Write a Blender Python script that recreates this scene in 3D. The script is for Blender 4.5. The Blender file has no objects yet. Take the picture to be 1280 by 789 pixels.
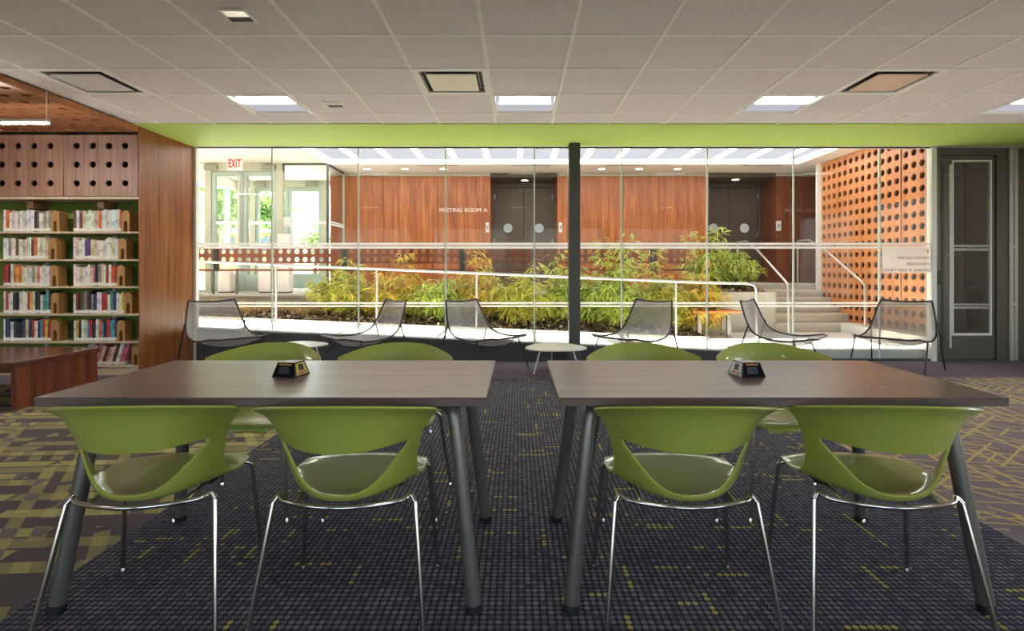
import bpy, math, random
import numpy as np
from mathutils import Vector, Matrix

# ------------------------------------------------------------------ camera, world, light, exposure
SC = bpy.context.scene
COL = SC.collection
EYE = 1.167
FPX = 675.0
cam_d = bpy.data.cameras.new('camera')
cam = bpy.data.objects.new('camera', cam_d)
COL.objects.link(cam)
cam.location = (0, 0, EYE)
cam.rotation_euler = (math.pi / 2, 0, 0)
cam_d.sensor_fit = 'HORIZONTAL'
cam_d.sensor_width = 36
cam_d.lens = FPX / 1280 * 36
cam_d.shift_x = -7 / 1280
cam_d.shift_y = -56.5 / 1280
cam_d.clip_start = 0.05
cam_d.clip_end = 300
SC.camera = cam

world = bpy.data.worlds.new('world')
SC.world = world
world.use_nodes = True
wn = world.node_tree
sky = wn.nodes.new('ShaderNodeTexSky')
sky.sky_type = 'NISHITA'
sky.sun_disc = False
sky.sun_elevation = math.radians(48)
sky.sun_rotation = math.radians(-25)
sky.dust_density = 2.0
wn.links.new(sky.outputs[0], wn.nodes['Background'].inputs[0])
wn.nodes['Background'].inputs[1].default_value = 0.45

sun_d = bpy.data.lights.new('sun', 'SUN')
sun_d.energy = 32.0
sun_d.angle = math.radians(1.0)
sun_d.color = (1.0, 0.94, 0.84)
sun = bpy.data.objects.new('sun', sun_d)
COL.objects.link(sun)
sun.rotation_euler = Vector((0.42, 0.03, -0.9)).to_track_quat('-Z', 'Y').to_euler()

def added_fill_lamp(name, loc, aim, sx, sy, watts):
    # added fill lamps, set at made-up windows behind and beside the camera
    d = bpy.data.lights.new(name, 'AREA')
    d.shape = 'RECTANGLE'; d.size = sx; d.size_y = sy; d.energy = watts; d.color = (1.0, 0.97, 0.94)
    o = bpy.data.objects.new(name, d); COL.objects.link(o)
    o.location = loc; o.rotation_euler = Vector(aim).to_track_quat('-Z', 'Y').to_euler()
for wx in (-4.8, -1.6, 1.6, 4.8):
    added_fill_lamp('window_daylight', (wx, -4.14, 1.55), (0, 1, 0.12), 2.4, 2.0, 6)
for wy in (0.4, 3.4):
    added_fill_lamp('window_daylight', (7.74, wy, 1.55), (-1, 0, 0.1), 2.4, 2.0, 30)

STRIP_POWER = 6.2      # lit beams of the lobby's luminous ceiling
PANEL_POWER = 0.45      # its diffuser panels
TROFFER_POWER = 12.0    # lamp slot of the library's ceiling lights

vs = SC.view_settings
vs.view_transform = 'Standard'
vs.look = 'None'
vs.exposure = 0.93
vs.gamma = 1.0
vs.use_curve_mapping = False
SC.cycles.max_bounces = 10
SC.cycles.diffuse_bounces = 5
SC.cycles.glossy_bounces = 4
SC.cycles.transparent_max_bounces = 32
SC.cycles.sample_clamp_indirect = 6.0
SC.cycles.caustics_reflective = False
SC.cycles.caustics_refractive = False

# ------------------------------------------------------------------ helpers
random.seed(7)
RNG = np.random.default_rng(11)


class MB:
    """collects geometry for ONE mesh object"""
    def __init__(s):
        s.v = []; s.f = []; s.m = []; s.sm = []

    def add(s, verts, faces, mat=0, smooth=False):
        o = len(s.v)
        s.v.extend([tuple(p) for p in verts])
        for f in faces:
            s.f.append(tuple(i + o for i in f)); s.m.append(mat); s.sm.append(smooth)
        return s

    def box(s, x0, x1, y0, y1, z0, z1, mat=0, b=0.0):
        if b <= 0:
            vs_ = [(x0, y0, z0), (x1, y0, z0), (x1, y1, z0), (x0, y1, z0), (x0, y0, z1), (x1, y0, z1), (x1, y1, z1), (x0, y1, z1)]
            fs = [(0, 3, 2, 1), (4, 5, 6, 7), (0, 1, 5, 4), (1, 2, 6, 5), (2, 3, 7, 6), (3, 0, 4, 7)]
            return s.add(vs_, fs, mat)
        # chamfered box: all 12 edges
        vs_ = []; idx = {}
        X = (x0, x1); Y = (y0, y1); Z = (z0, z1)
        for i in (0, 1):
            for j in (0, 1):
                for k in (0, 1):
                    sx = b if i == 0 else -b; sy = b if j == 0 else -b; sz = b if k == 0 else -b
                    idx[(i, j, k, 'x')] = len(vs_); vs_.append((X[i], Y[j] + sy, Z[k] + sz))
                    idx[(i, j, k, 'y')] = len(vs_); vs_.append((X[i] + sx, Y[j], Z[k] + sz))
                    idx[(i, j, k, 'z')] = len(vs_); vs_.append((X[i] + sx, Y[j] + sy, Z[k]))
        fs = []
        g = idx
        for i in (0, 1):
            q = [g[(i, 0, 0, 'x')], g[(i, 1, 0, 'x')], g[(i, 1, 1, 'x')], g[(i, 0, 1, 'x')]]
            fs.append(q if i else q[::-1])
            q = [g[(0, i, 0, 'y')], g[(0, i, 1, 'y')], g[(1, i, 1, 'y')], g[(1, i, 0, 'y')]]
            fs.append(q if i else q[::-1])
            q = [g[(0, 0, i, 'z')], g[(1, 0, i, 'z')], g[(1, 1, i, 'z')], g[(0, 1, i, 'z')]]
            fs.append(q if i else q[::-1])
        for i in (0, 1):
            for j in (0, 1):
                fs.append([g[(i, j, 0, 'x')], g[(i, j, 1, 'x')], g[(i, j, 1, 'y')], g[(i, j, 0, 'y')]] if (i + j) % 2 else [g[(i, j, 0, 'y')], g[(i, j, 1, 'y')], g[(i, j, 1, 'x')], g[(i, j, 0, 'x')]])
                fs.append([g[(i, 0, j, 'x')], g[(i, 1, j, 'x')], g[(i, 1, j, 'z')], g[(i, 0, j, 'z')]] if (i + j) % 2 == 0 else [g[(i, 0, j, 'z')], g[(i, 1, j, 'z')], g[(i, 1, j, 'x')], g[(i, 0, j, 'x')]])
                fs.append([g[(0, i, j, 'y')], g[(1, i, j, 'y')], g[(1, i, j, 'z')], g[(0, i, j, 'z')]] if (i + j) % 2 else [g[(0, i, j, 'z')], g[(1, i, j, 'z')], g[(1, i, j, 'y')], g[(0, i, j, 'y')]])
                for k in (0, 1):
                    t = [g[(i, j, k, 'x')], g[(i, j, k, 'y')], g[(i, j, k, 'z')]]
                    fs.append(t if (i + j + k) % 2 else t[::-1])
        return s.add(vs_, fs, mat)

    def tube(s, pts, r, n=10, mat=0, closed=False, cap=True, r_end=None):
        P = [Vector(p) for p in pts]
        N = len(P)
        rad = [r] * N if r_end is None else [r + (r_end - r) * i / (N - 1) for i in range(N)]
        tang = []
        for i in range(N):
            if closed:
                t = P[(i + 1) % N] - P[i - 1]
            else:
                t = P[min(i + 1, N - 1)] - P[max(i - 1, 0)]
            tang.append(t.normalized() if t.length > 1e-9 else Vector((0, 0, 1)))
        up = Vector((0, 0, 1)) if abs(tang[0].z) < 0.9 else Vector((1, 0, 0))
        nrm = (up - tang[0] * up.dot(tang[0])).normalized()
        vv = []
        for i in range(N):
            nrm = (nrm - tang[i] * nrm.dot(tang[i]))
            nrm = nrm.normalized() if nrm.length > 1e-6 else Vector((1, 0, 0))
            bi = tang[i].cross(nrm)
            for k in range(n):
                a = 2 * math.pi * k / n
                vv.append(P[i] + (nrm * math.cos(a) + bi * math.sin(a)) * rad[i])
        ff = []
        rng = N if closed else N - 1
        for i in range(rng):
            j = (i + 1) % N
            for k in range(n):
                k2 = (k + 1) % n
                ff.append((i * n + k, i * n + k2, j * n + k2, j * n + k))
        s.add(vv, ff, mat, True)
        if cap and not closed:
            s.add(vv[:n], [tuple(range(n))[::-1]], mat)
            s.add(vv[-n:], [tuple(range(n))], mat)
        return s

    def lathe(s, cx, cy, prof, n=24, mat=0, smooth=True, cap=True):
        vv = []
        for (r, z) in prof:
            for k in range(n):
                a = 2 * math.pi * k / n
                vv.append((cx + r * math.cos(a), cy + r * math.sin(a), z))
        ff = []
        for i in range(len(prof) - 1):
            for k in range(n):
                k2 = (k + 1) % n
                ff.append((i * n + k, i * n + k2, (i + 1) * n + k2, (i + 1) * n + k))
        s.add(vv, ff, mat, smooth)
        if cap:
            s.add(vv[:n], [tuple(range(n))[::-1]], mat)
            s.add(vv[-n:], [tuple(range(n))], mat)
        return s

    def prism(s, outline, fn, d0, d1, mat=0):
        """outline 2D points -> extruded between depth d0 and d1; fn(a, b, d) -> xyz"""
        n = len(outline)
        v0 = [fn(a, b, d0) for a, b in outline]; v1 = [fn(a, b, d1) for a, b in outline]
        ff = [tuple(range(n))[::-1], tuple(range(n, 2 * n))]
        for i in range(n):
            j = (i + 1) % n
            ff.append((i, j, n + j, n + i))
        return s.add(v0 + v1, ff, mat)

    def perf(s, xs, zs, r, t, fn, seg=16, mat=0, pad=None):
        """perforated plate: cells between xs and zs, one round hole each; fn(a, b, d) -> xyz with d = 0 front .. t back"""
        for i in range(len(xs) - 1):
            for j in range(len(zs) - 1):
                a0, a1, b0, b1 = xs[i], xs[i + 1], zs[j], zs[j + 1]
                ca, cb = (a0 + a1) / 2, (b0 + b1) / 2
                ha, hb = (a1 - a0) / 2, (b1 - b0) / 2
                sq = []; ci = []
                for k in range(seg):
                    an = 2 * math.pi * (k + 0.5) / seg if False else 2 * math.pi * k / seg
                    c, q = math.cos(an), math.sin(an)
                    m = max(abs(c), abs(q))
                    sq.append((ca + c / m * ha, cb + q / m * hb)); ci.append((ca + c * r, cb + q * r))
                vv = [fn(a, b, 0) for a, b in sq] + [fn(a, b, 0) for a, b in ci] + [fn(a, b, t) for a, b in ci] + [fn(a, b, t) for a, b in sq]
                ff = []
                for k in range(seg):
                    k2 = (k + 1) % seg
                    ff += [(k, k2, seg + k2, seg + k), (seg + k, seg + k2, 2 * seg + k2, 2 * seg + k), (2 * seg + k, 2 * seg + k2, 3 * seg + k2, 3 * seg + k)]
                s.add(vv, ff, mat)
        x0, x1, z0, z1 = xs[0], xs[-1], zs[0], zs[-1]
        vv = [fn(x0, z0, 0), fn(x1, z0, 0), fn(x1, z1, 0), fn(x0, z1, 0), fn(x0, z0, t), fn(x1, z0, t), fn(x1, z1, t), fn(x0, z1, t)]
        s.add(vv, [(0, 1, 5, 4), (1, 2, 6, 5), (2, 3, 7, 6), (3, 0, 4, 7)], mat)
        return s

    def build(s, name, mats, parent=None, local=False, recentre=True, label=None, kind=None):
        me = bpy.data.meshes.new(name)
        v = np.array(s.v, dtype=float)
        off = np.zeros(3)
        if recentre and not local:
            lo, hi = v.min(0), v.max(0)
            off = np.array([(lo[0] + hi[0]) / 2, (lo[1] + hi[1]) / 2, lo[2]])
            v = v - off
        me.from_pydata(v.tolist(), [], s.f)
        if not isinstance(mats, (list, tuple)):
            mats = [mats]
        for m in mats:
            me.materials.append(m)
        me.polygons.foreach_set('material_index', s.m)
        me.polygons.foreach_set('use_smooth', s.sm)
        me.update()
        o = bpy.data.objects.new(name, me)
        COL.objects.link(o)
        o.location = off
        if parent is not None:
            o.parent = parent
            if not local:
                o.matrix_parent_inverse = parent_inverse(parent)
        if label: o['label'] = label
        if kind: o['kind'] = kind
        return o


def world_of(o):
    m = o.matrix_basis
    if o.parent:
        return world_of(o.parent) @ o.matrix_parent_inverse @ m
    return m.copy()


def parent_inverse(p):
    return world_of(p).inverted()


def tag(o, label, cat, group=None, kind=None):
    o['label'] = label; o['category'] = cat
    if group: o['group'] = group
    if kind: o['kind'] = kind
    return o


def thing(name, label, cat, loc=(0, 0, 0), rz=0, group=None):
    o = bpy.data.objects.new(name, None)
    COL.objects.link(o)
    o.location = loc; o.rotation_euler = (0, 0, rz)
    o.empty_display_size = 0.05
    return tag(o, label, cat, group)


def structure(name, loc=(0, 0, 0)):
    o = bpy.data.objects.new(name, None)
    COL.objects.link(o)
    o.location = loc
    o['kind'] = 'structure'
    return o


def copy_tree(o, parent=None):
    c = o.copy(); COL.objects.link(c)
    if parent is not None:
        c.parent = parent
    for ch in o.children:
        copy_tree(ch, c)
    return c


def arrays_mesh(name, V, F, mats, parent=None, colors=None, kind=None, smooth=False):
    """fast mesh from numpy: V (n,3), F (m,4) or (m,3)"""
    me = bpy.data.meshes.new(name)
    lo, hi = V.min(0), V.max(0)
    off = np.array([(lo[0] + hi[0]) / 2, (lo[1] + hi[1]) / 2, lo[2]])
    k = F.shape[1]
    me.vertices.add(len(V)); me.loops.add(F.size); me.polygons.add(len(F))
    me.vertices.foreach_set('co', (V - off).astype(np.float32).ravel())
    me.loops.foreach_set('vertex_index', F.astype(np.int32).ravel())
    me.polygons.foreach_set('loop_start', np.arange(0, F.size, k, dtype=np.int32))
    me.polygons.foreach_set('loop_total', np.full(len(F), k, dtype=np.int32))
    me.update(calc_edges=True)
    if smooth:
        me.polygons.foreach_set('use_smooth', np.ones(len(F), dtype=bool))
    if colors is not None:
        a = me.color_attributes.new('Col', 'FLOAT_COLOR', 'POINT')
        a.data.foreach_set('color', colors.astype(np.float32).ravel())
    for m in (mats if isinstance(mats, (list, tuple)) else [mats]):
        me.materials.append(m)
    o = bpy.data.objects.new(name, me); COL.objects.link(o)
    o.location = off
    if parent is not None:
        o.parent = parent
        o.matrix_parent_inverse = parent_inverse(parent)
    if kind: o['kind'] = kind
    return o


def crom(pts, n=6):
    """Catmull-Rom through points (any dimension)"""
    P = [np.array(p, float) for p in pts]
    out = []
    for i in range(len(P) - 1):
        p0 = P[max(i - 1, 0)]; p1 = P[i]; p2 = P[i + 1]; p3 = P[min(i + 2, len(P) - 1)]
        for k in range(n):
            t = k / n
            out.append(0.5 * ((2 * p1) + (-p0 + p2) * t + (2 * p0 - 5 * p1 + 4 * p2 - p3) * t * t + (-p0 + 3 * p1 - 3 * p2 + p3) * t ** 3))
    out.append(P[-1])
    return out


def words(body, size, loc, mat, parent, align, depth):
    """each word a mesh of its own, set in one line"""
    ws = body.split(); gap = size * .5; obs = []; x = 0
    for w_ in ws:
        o = text_mesh('lettering', w_, size, (0, 0, 0), mat, None, 'LEFT', depth)
        xs_ = [v.co.x for v in o.data.vertices]
        lo, hi = min(xs_), max(xs_)
        obs.append((o, x - lo)); x += hi - lo + gap
    x -= gap
    sh = 0 if align == 'LEFT' else -x
    for o, ox in obs:
        o.location = (loc[0] + ox + sh, loc[1], loc[2])
        o.parent = parent; o.matrix_parent_inverse = parent_inverse(parent)


def text_mesh(name, body, size, loc, mat, parent=None, align='LEFT', depth=0.001, rz=0.0, bold=0.0):
    cu = bpy.data.curves.new(name, 'FONT')
    cu.body = body; cu.size = size; cu.align_x = align; cu.extrude = depth; cu.offset = bold
    cu.resolution_u = 3
    tmp = bpy.data.objects.new('tmp_text', cu)
    COL.objects.link(tmp)
    dg = bpy.context.evaluated_depsgraph_get()
    me = bpy.data.meshes.new_from_object(tmp.evaluated_get(dg))
    bpy.data.objects.remove(tmp)
    bpy.data.curves.remove(cu)
    me.materials.clear(); me.materials.append(mat)
    o = bpy.data.objects.new(name, me); COL.objects.link(o)
    o.location = loc
    o.rotation_euler = (math.pi / 2, 0, rz)
    if parent is not None:
        o.parent = parent
        o.matrix_parent_inverse = parent_inverse(parent)
    return o


def P(px, py, D):
    """world point that stands at a pixel of the photograph, at depth D"""
    return ((px - 647) / FPX * D, D, EYE - (py - 338) / FPX * D)


# ------------------------------------------------------------------ materials
def srgb(r, g, b):
    def c(u):
        u /= 255
        return u / 12.92 if u <= 0.04045 else ((u + 0.055) / 1.055) ** 2.4
    return (c(r), c(g), c(b), 1)


def new_mat(name):
    m = bpy.data.materials.new(name)
    m.use_nodes = True
    nt = m.node_tree
    return m, nt, nt.nodes['Principled BSDF']


def nd(nt, kind, **kw):
    n = nt.nodes.new(kind)
    for k, v in kw.items():
        setattr(n, k, v)
    return n


def plain(name, col, rough=0.5, metal=0.0, spec=0.5, noise=0.06, scale=6.0, bump=0.0, bscale=200.0, coat=0.0):
    m, nt, b = new_mat(name)
    b.inputs['Roughness'].default_value = rough
    b.inputs['Metallic'].default_value = metal
    b.inputs['Specular IOR Level'].default_value = spec
    b.inputs['Coat Weight'].default_value = coat
    tc = nd(nt, 'ShaderNodeTexCoord')
    if noise > 0:
        no = nd(nt, 'ShaderNodeTexNoise'); no.inputs['Scale'].default_value = scale; no.inputs['Detail'].default_value = 3
        nt.links.new(tc.outputs['Object'], no.inputs['Vector'])
        mx = nd(nt, 'ShaderNodeMix', data_type='RGBA')
        mx.inputs['A'].default_value = [c * (1 - noise) for c in col[:3]] + [1]
        mx.inputs['B'].default_value = [min(1, c * (1 + noise)) for c in col[:3]] + [1]
        nt.links.new(no.outputs['Fac'], mx.inputs['Factor'])
        nt.links.new(mx.outputs['Result'], b.inputs['Base Color'])
    else:
        b.inputs['Base Color'].default_value = col
    if bump > 0:
        n2 = nd(nt, 'ShaderNodeTexNoise'); n2.inputs['Scale'].default_value = bscale; n2.inputs['Detail'].default_value = 2
        nt.links.new(tc.outputs['Object'], n2.inputs['Vector'])
        bp = nd(nt, 'ShaderNodeBump'); bp.inputs['Strength'].default_value = bump; bp.inputs['Distance'].default_value = 0.002
        nt.links.new(n2.outputs['Fac'], bp.inputs['Height'])
        nt.links.new(bp.outputs['Normal'], b.inputs['Normal'])
    return m


def wood(name, dark, mid, light, along='Z', rough=0.4, fine=60.0, broad=9.0, stretch=0.04, spec=0.5, band=0.5):
    m, nt, b = new_mat(name)
    b.inputs['Roughness'].default_value = rough
    b.inputs['Specular IOR Level'].default_value = spec
    tc = nd(nt, 'ShaderNodeTexCoord'); oi = nd(nt, 'ShaderNodeObjectInfo')
    off = nd(nt, 'ShaderNodeVectorMath', operation='MULTIPLY_ADD')
    nt.links.new(oi.outputs['Random'], off.inputs[0]); off.inputs[1].default_value = (17, 23, 31)
    nt.links.new(tc.outputs['Object'], off.inputs[2])
    sc = {'X': (stretch, 1, 1), 'Y': (1, stretch, 1), 'Z': (1, 1, stretch)}[along]
    mp = nd(nt, 'ShaderNodeVectorMath', operation='MULTIPLY'); mp.inputs[1].default_value = sc
    nt.links.new(off.outputs[0], mp.inputs[0])
    n1 = nd(nt, 'ShaderNodeTexNoise'); n1.inputs['Scale'].default_value = broad; n1.inputs['Detail'].default_value = 4; n1.inputs['Distortion'].default_value = 0.6
    n2 = nd(nt, 'ShaderNodeTexNoise'); n2.inputs['Scale'].default_value = fine; n2.inputs['Detail'].default_value = 5
    nt.links.new(mp.outputs[0], n1.inputs['Vector']); nt.links.new(mp.outputs[0], n2.inputs['Vector'])
    mx = nd(nt, 'ShaderNodeMix', data_type='FLOAT'); mx.inputs['Factor'].default_value = band
    nt.links.new(n1.outputs['Fac'], mx.inputs['A']); nt.links.new(n2.outputs['Fac'], mx.inputs['B'])
    cr = nd(nt, 'ShaderNodeValToRGB')
    e = cr.color_ramp.elements
    e[0].position = 0.33; e[0].color = dark; e[1].position = 0.68; e[1].color = light
    k = e.new(0.5); k.color = mid
    nt.links.new(mx.outputs['Result'], cr.inputs['Fac'])
    nt.links.new(cr.outputs['Color'], b.inputs['Base Color'])
    return m


def glass_mat(name, tint=(0.96, 0.98, 0.97, 1), refl=1.0):
    m = bpy.data.materials.new(name); m.use_nodes = True
    nt = m.node_tree; nt.nodes.clear()
    out = nd(nt, 'ShaderNodeOutputMaterial')
    tr = nd(nt, 'ShaderNodeBsdfTransparent'); tr.inputs['Color'].default_value = tint
    gl = nd(nt, 'ShaderNodeBsdfGlossy'); gl.inputs['Roughness'].default_value = 0.0
    fr = nd(nt, 'ShaderNodeFresnel'); fr.inputs['IOR'].default_value = 1.35
    ml = nd(nt, 'ShaderNodeMath', operation='MULTIPLY'); ml.inputs[1].default_value = refl
    mx = nd(nt, 'ShaderNodeMixShader')
    nt.links.new(fr.outputs[0], ml.inputs[0]); nt.links.new(ml.outputs[0], mx.inputs[0])
    nt.links.new(tr.outputs[0], mx.inputs[1]); nt.links.new(gl.outputs[0], mx.inputs[2])
    nt.links.new(mx.outputs[0], out.inputs[0])
    return m


def film_mat(name, col, alpha):
    """frosted film on glass"""
    m = bpy.data.materials.new(name); m.use_nodes = True
    nt = m.node_tree; nt.nodes.clear()
    out = nd(nt, 'ShaderNodeOutputMaterial')
    tr = nd(nt, 'ShaderNodeBsdfTransparent')
    di = nd(nt, 'ShaderNodeBsdfDiffuse'); di.inputs['Color'].default_value = col
    tl = nd(nt, 'ShaderNodeBsdfTranslucent'); tl.inputs['Color'].default_value = col
    ad = nd(nt, 'ShaderNodeMixShader'); ad.inputs[0].default_value = 0.6
    nt.links.new(di.outputs[0], ad.inputs[1]); nt.links.new(tl.outputs[0], ad.inputs[2])
    mx = nd(nt, 'ShaderNodeMixShader'); mx.inputs[0].default_value = alpha
    nt.links.new(tr.outputs[0], mx.inputs[1]); nt.links.new(ad.outputs[0], mx.inputs[2])
    nt.links.new(mx.outputs[0], out.inputs[0])
    return m


def emit(name, col, strength):
    m = bpy.data.materials.new(name); m.use_nodes = True
    nt = m.node_tree; nt.nodes.clear()
    out = nd(nt, 'ShaderNodeOutputMaterial')
    e = nd(nt, 'ShaderNodeEmission'); e.inputs[0].default_value = col; e.inputs[1].default_value = strength
    nt.links.new(e.outputs[0], out.inputs[0])
    return m


def leaf_mat(name, transl=0.35):
    m, nt, b = new_mat(name)
    at = nd(nt, 'ShaderNodeAttribute'); at.attribute_name = 'Col'
    nt.links.new(at.outputs['Color'], b.inputs['Base Color'])
    b.inputs['Roughness'].default_value = 0.5
    tl = nd(nt, 'ShaderNodeBsdfTranslucent')
    nt.links.new(at.outputs['Color'], tl.inputs['Color'])
    mx = nd(nt, 'ShaderNodeMixShader'); mx.inputs[0].default_value = transl
    out = nt.nodes['Material Output']
    nt.links.new(b.outputs[0], mx.inputs[1]); nt.links.new(tl.outputs[0], mx.inputs[2])
    nt.links.new(mx.outputs[0], out.inputs[0])
    return m


def mathn(nt, op, a, b=None, c=None):
    n = nd(nt, 'ShaderNodeMath', operation=op)
    for i, v in enumerate((a, b, c)):
        if v is None: continue
        if isinstance(v, (int, float)): n.inputs[i].default_value = v
        else: nt.links.new(v, n.inputs[i])
    return n.outputs[0]


def vec(nt, x, y, z=0.0):
    n = nd(nt, 'ShaderNodeCombineXYZ')
    for i, v in enumerate((x, y, z)):
        if isinstance(v, (int, float)): n.inputs[i].default_value = v
        else: nt.links.new(v, n.inputs[i])
    return n.outputs[0]


def white(nt, v):
    n = nd(nt, 'ShaderNodeTexWhiteNoise', noise_dimensions='3D')
    nt.links.new(v, n.inputs['Vector'])
    return n.outputs['Value']


def mixc(nt, f, a, b):
    n = nd(nt, 'ShaderNodeMix', data_type='RGBA')
    for key, v in (('Factor', f), ('A', a), ('B', b)):
        if isinstance(v, (int, float)): n.inputs[key].default_value = v
        elif isinstance(v, (tuple, list)): n.inputs[key].default_value = v
        else: nt.links.new(v, n.inputs[key])
    return n.outputs['Result']


def pile_bump(nt, b, coord, strength=0.5, scale=900):
    n2 = nd(nt, 'ShaderNodeTexNoise'); n2.inputs['Scale'].default_value = scale
    nt.links.new(coord, n2.inputs['Vector'])
    bp = nd(nt, 'ShaderNodeBump'); bp.inputs['Strength'].default_value = strength; bp.inputs['Distance'].default_value = 0.003
    nt.links.new(n2.outputs['Fac'], bp.inputs['Height']); nt.links.new(bp.outputs['Normal'], b.inputs['Normal'])


def carpet_dots():
    m, nt, b = new_mat('dotted_carpet')
    b.inputs['Roughness'].default_value = 0.95; b.inputs['Specular IOR Level'].default_value = 0.15
    geo = nd(nt, 'ShaderNodeNewGeometry')
    sp = nd(nt, 'ShaderNodeSeparateXYZ'); nt.links.new(geo.outputs['Position'], sp.inputs[0])
    S = 1 / 0.0254
    gx = mathn(nt, 'MULTIPLY', sp.outputs['X'], S); gy = mathn(nt, 'MULTIPLY', sp.outputs['Y'], S)
    ix = mathn(nt, 'FLOOR', gx); iy = mathn(nt, 'FLOOR', gy)
    fx = mathn(nt, 'SUBTRACT', mathn(nt, 'FRACT', gx), 0.5); fy = mathn(nt, 'SUBTRACT', mathn(nt, 'FRACT', gy), 0.5)
    d = mathn(nt, 'SQRT', mathn(nt, 'ADD', mathn(nt, 'MULTIPLY', fx, fx), mathn(nt, 'MULTIPLY', fy, fy)))
    dot = mathn(nt, 'LESS_THAN', d, 0.41)
    # yellow dashes: runs along x and, fewer, along y
    hx = mathn(nt, 'FLOOR', mathn(nt, 'DIVIDE', ix, 7.0)); hy = mathn(nt, 'FLOOR', mathn(nt, 'DIVIDE', iy, 6.0))
    run1 = mathn(nt, 'GREATER_THAN', white(nt, vec(nt, hx, iy, 3.0)), 0.955)
    run2 = mathn(nt, 'GREATER_THAN', white(nt, vec(nt, ix, hy, 9.0)), 0.98)
    keep = mathn(nt, 'GREATER_THAN', white(nt, vec(nt, ix, iy, 5.0)), 0.33)
    yel = mathn(nt, 'MULTIPLY', mathn(nt, 'MAXIMUM', run1, run2), keep)
    rnd = white(nt, vec(nt, ix, iy, 1.0))
    row = white(nt, vec(nt, mathn(nt, 'FLOOR', mathn(nt, 'DIVIDE', ix, 18.0)), mathn(nt, 'FLOOR', mathn(nt, 'DIVIDE', iy, 18.0)), 7.0))
    base = mixc(nt, rnd, srgb(78, 77, 88), srgb(120, 117, 124))
    base = mixc(nt, mathn(nt, 'MULTIPLY', row, 0.35), base, srgb(92, 92, 112))
    dcol = mixc(nt, yel, base, srgb(172, 162, 96))
    gap = srgb(48, 47, 56)
    nt.links.new(mixc(nt, dot, gap, dcol), b.inputs['Base Color'])
    bp = nd(nt, 'ShaderNodeBump'); bp.inputs['Strength'].default_value = 0.7; bp.inputs['Distance'].default_value = 0.004
    nt.links.new(mathn(nt, 'SUBTRACT', 0.5, d), bp.inputs['Height']); nt.links.new(bp.outputs['Normal'], b.inputs['Normal'])
    return m


def carpet_blocks():
    """yellow-green and grey broken rectangles and slanting strips"""
    m, nt, b = new_mat('block_carpet')
    b.inputs['Roughness'].default_value = 0.95; b.inputs['Specular IOR Level'].default_value = 0.15
    geo = nd(nt, 'ShaderNodeNewGeometry')
    rot = nd(nt, 'ShaderNodeVectorRotate', rotation_type='Z_AXIS')
    rot.inputs['Angle'].default_value = math.radians(-4)
    nt.links.new(geo.outputs['Position'], rot.inputs['Vector'])
    br = nd(nt, 'ShaderNodeTexBrick')
    br.offset = 0.37; br.squash = 1.6; br.squash_frequency = 3
    br.inputs['Scale'].default_value = 2.4; br.inputs['Mortar Size'].default_value = 0.02; br.inputs['Brick Width'].default_value = 1.15; br.inputs['Row Height'].default_value = 0.24
    br.inputs['Color1'].default_value = (0, 0, 0, 1); br.inputs['Color2'].default_value = (1, 1, 1, 1); br.inputs['Mortar'].default_value = (0.2, 0.2, 0.2, 1)
    nt.links.new(rot.outputs[0], br.inputs['Vector'])
    rot2 = nd(nt, 'ShaderNodeVectorRotate', rotation_type='Z_AXIS'); rot2.inputs['Angle'].default_value = math.radians(58)
    nt.links.new(geo.outputs['Position'], rot2.inputs['Vector'])
    br2 = nd(nt, 'ShaderNodeTexBrick'); br2.offset = 0.5
    br2.inputs['Scale'].default_value = 1.7; br2.inputs['Mortar Size'].default_value = 0.05; br2.inputs['Brick Width'].default_value = 1.3; br2.inputs['Row Height'].default_value = 0.2
    br2.inputs['Color1'].default_value = (0, 0, 0, 1); br2.inputs['Color2'].default_value = (1, 1, 1, 1); br2.inputs['Mortar'].default_value = (0, 0, 0, 1)
    nt.links.new(rot2.outputs[0], br2.inputs['Vector'])
    v1 = mathn(nt, 'MULTIPLY', br.outputs['Color'], 0.68)
    s = mathn(nt, 'ADD', v1, mathn(nt, 'MULTIPLY', br2.outputs['Color'], 0.32))
    cr = nd(nt, 'ShaderNodeValToRGB'); cr.color_ramp.interpolation = 'CONSTANT'
    e = cr.color_ramp.elements
    e[0].position = 0; e[0].color = srgb(102, 93, 92)
    e[1].position = 0.3; e[1].color = srgb(158, 147, 106)
    k = e.new(0.5); k.color = srgb(184, 172, 112)
    k = e.new(0.68); k.color = srgb(128, 120, 122)
    k = e.new(0.8); k.color = srgb(200, 188, 132)
    nt.links.new(s, cr.inputs['Fac'])
    n = nd(nt, 'ShaderNodeTexNoise'); n.inputs['Scale'].default_value = 260; nt.links.new(geo.outputs['Position'], n.inputs['Vector'])
    nt.links.new(mixc(nt, mathn(nt, 'MULTIPLY', n.outputs['Fac'], 0.35), cr.outputs['Color'], srgb(60, 55, 55)), b.inputs['Base Color'])
    pile_bump(nt, b, geo.outputs['Position'])
    return m


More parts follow.
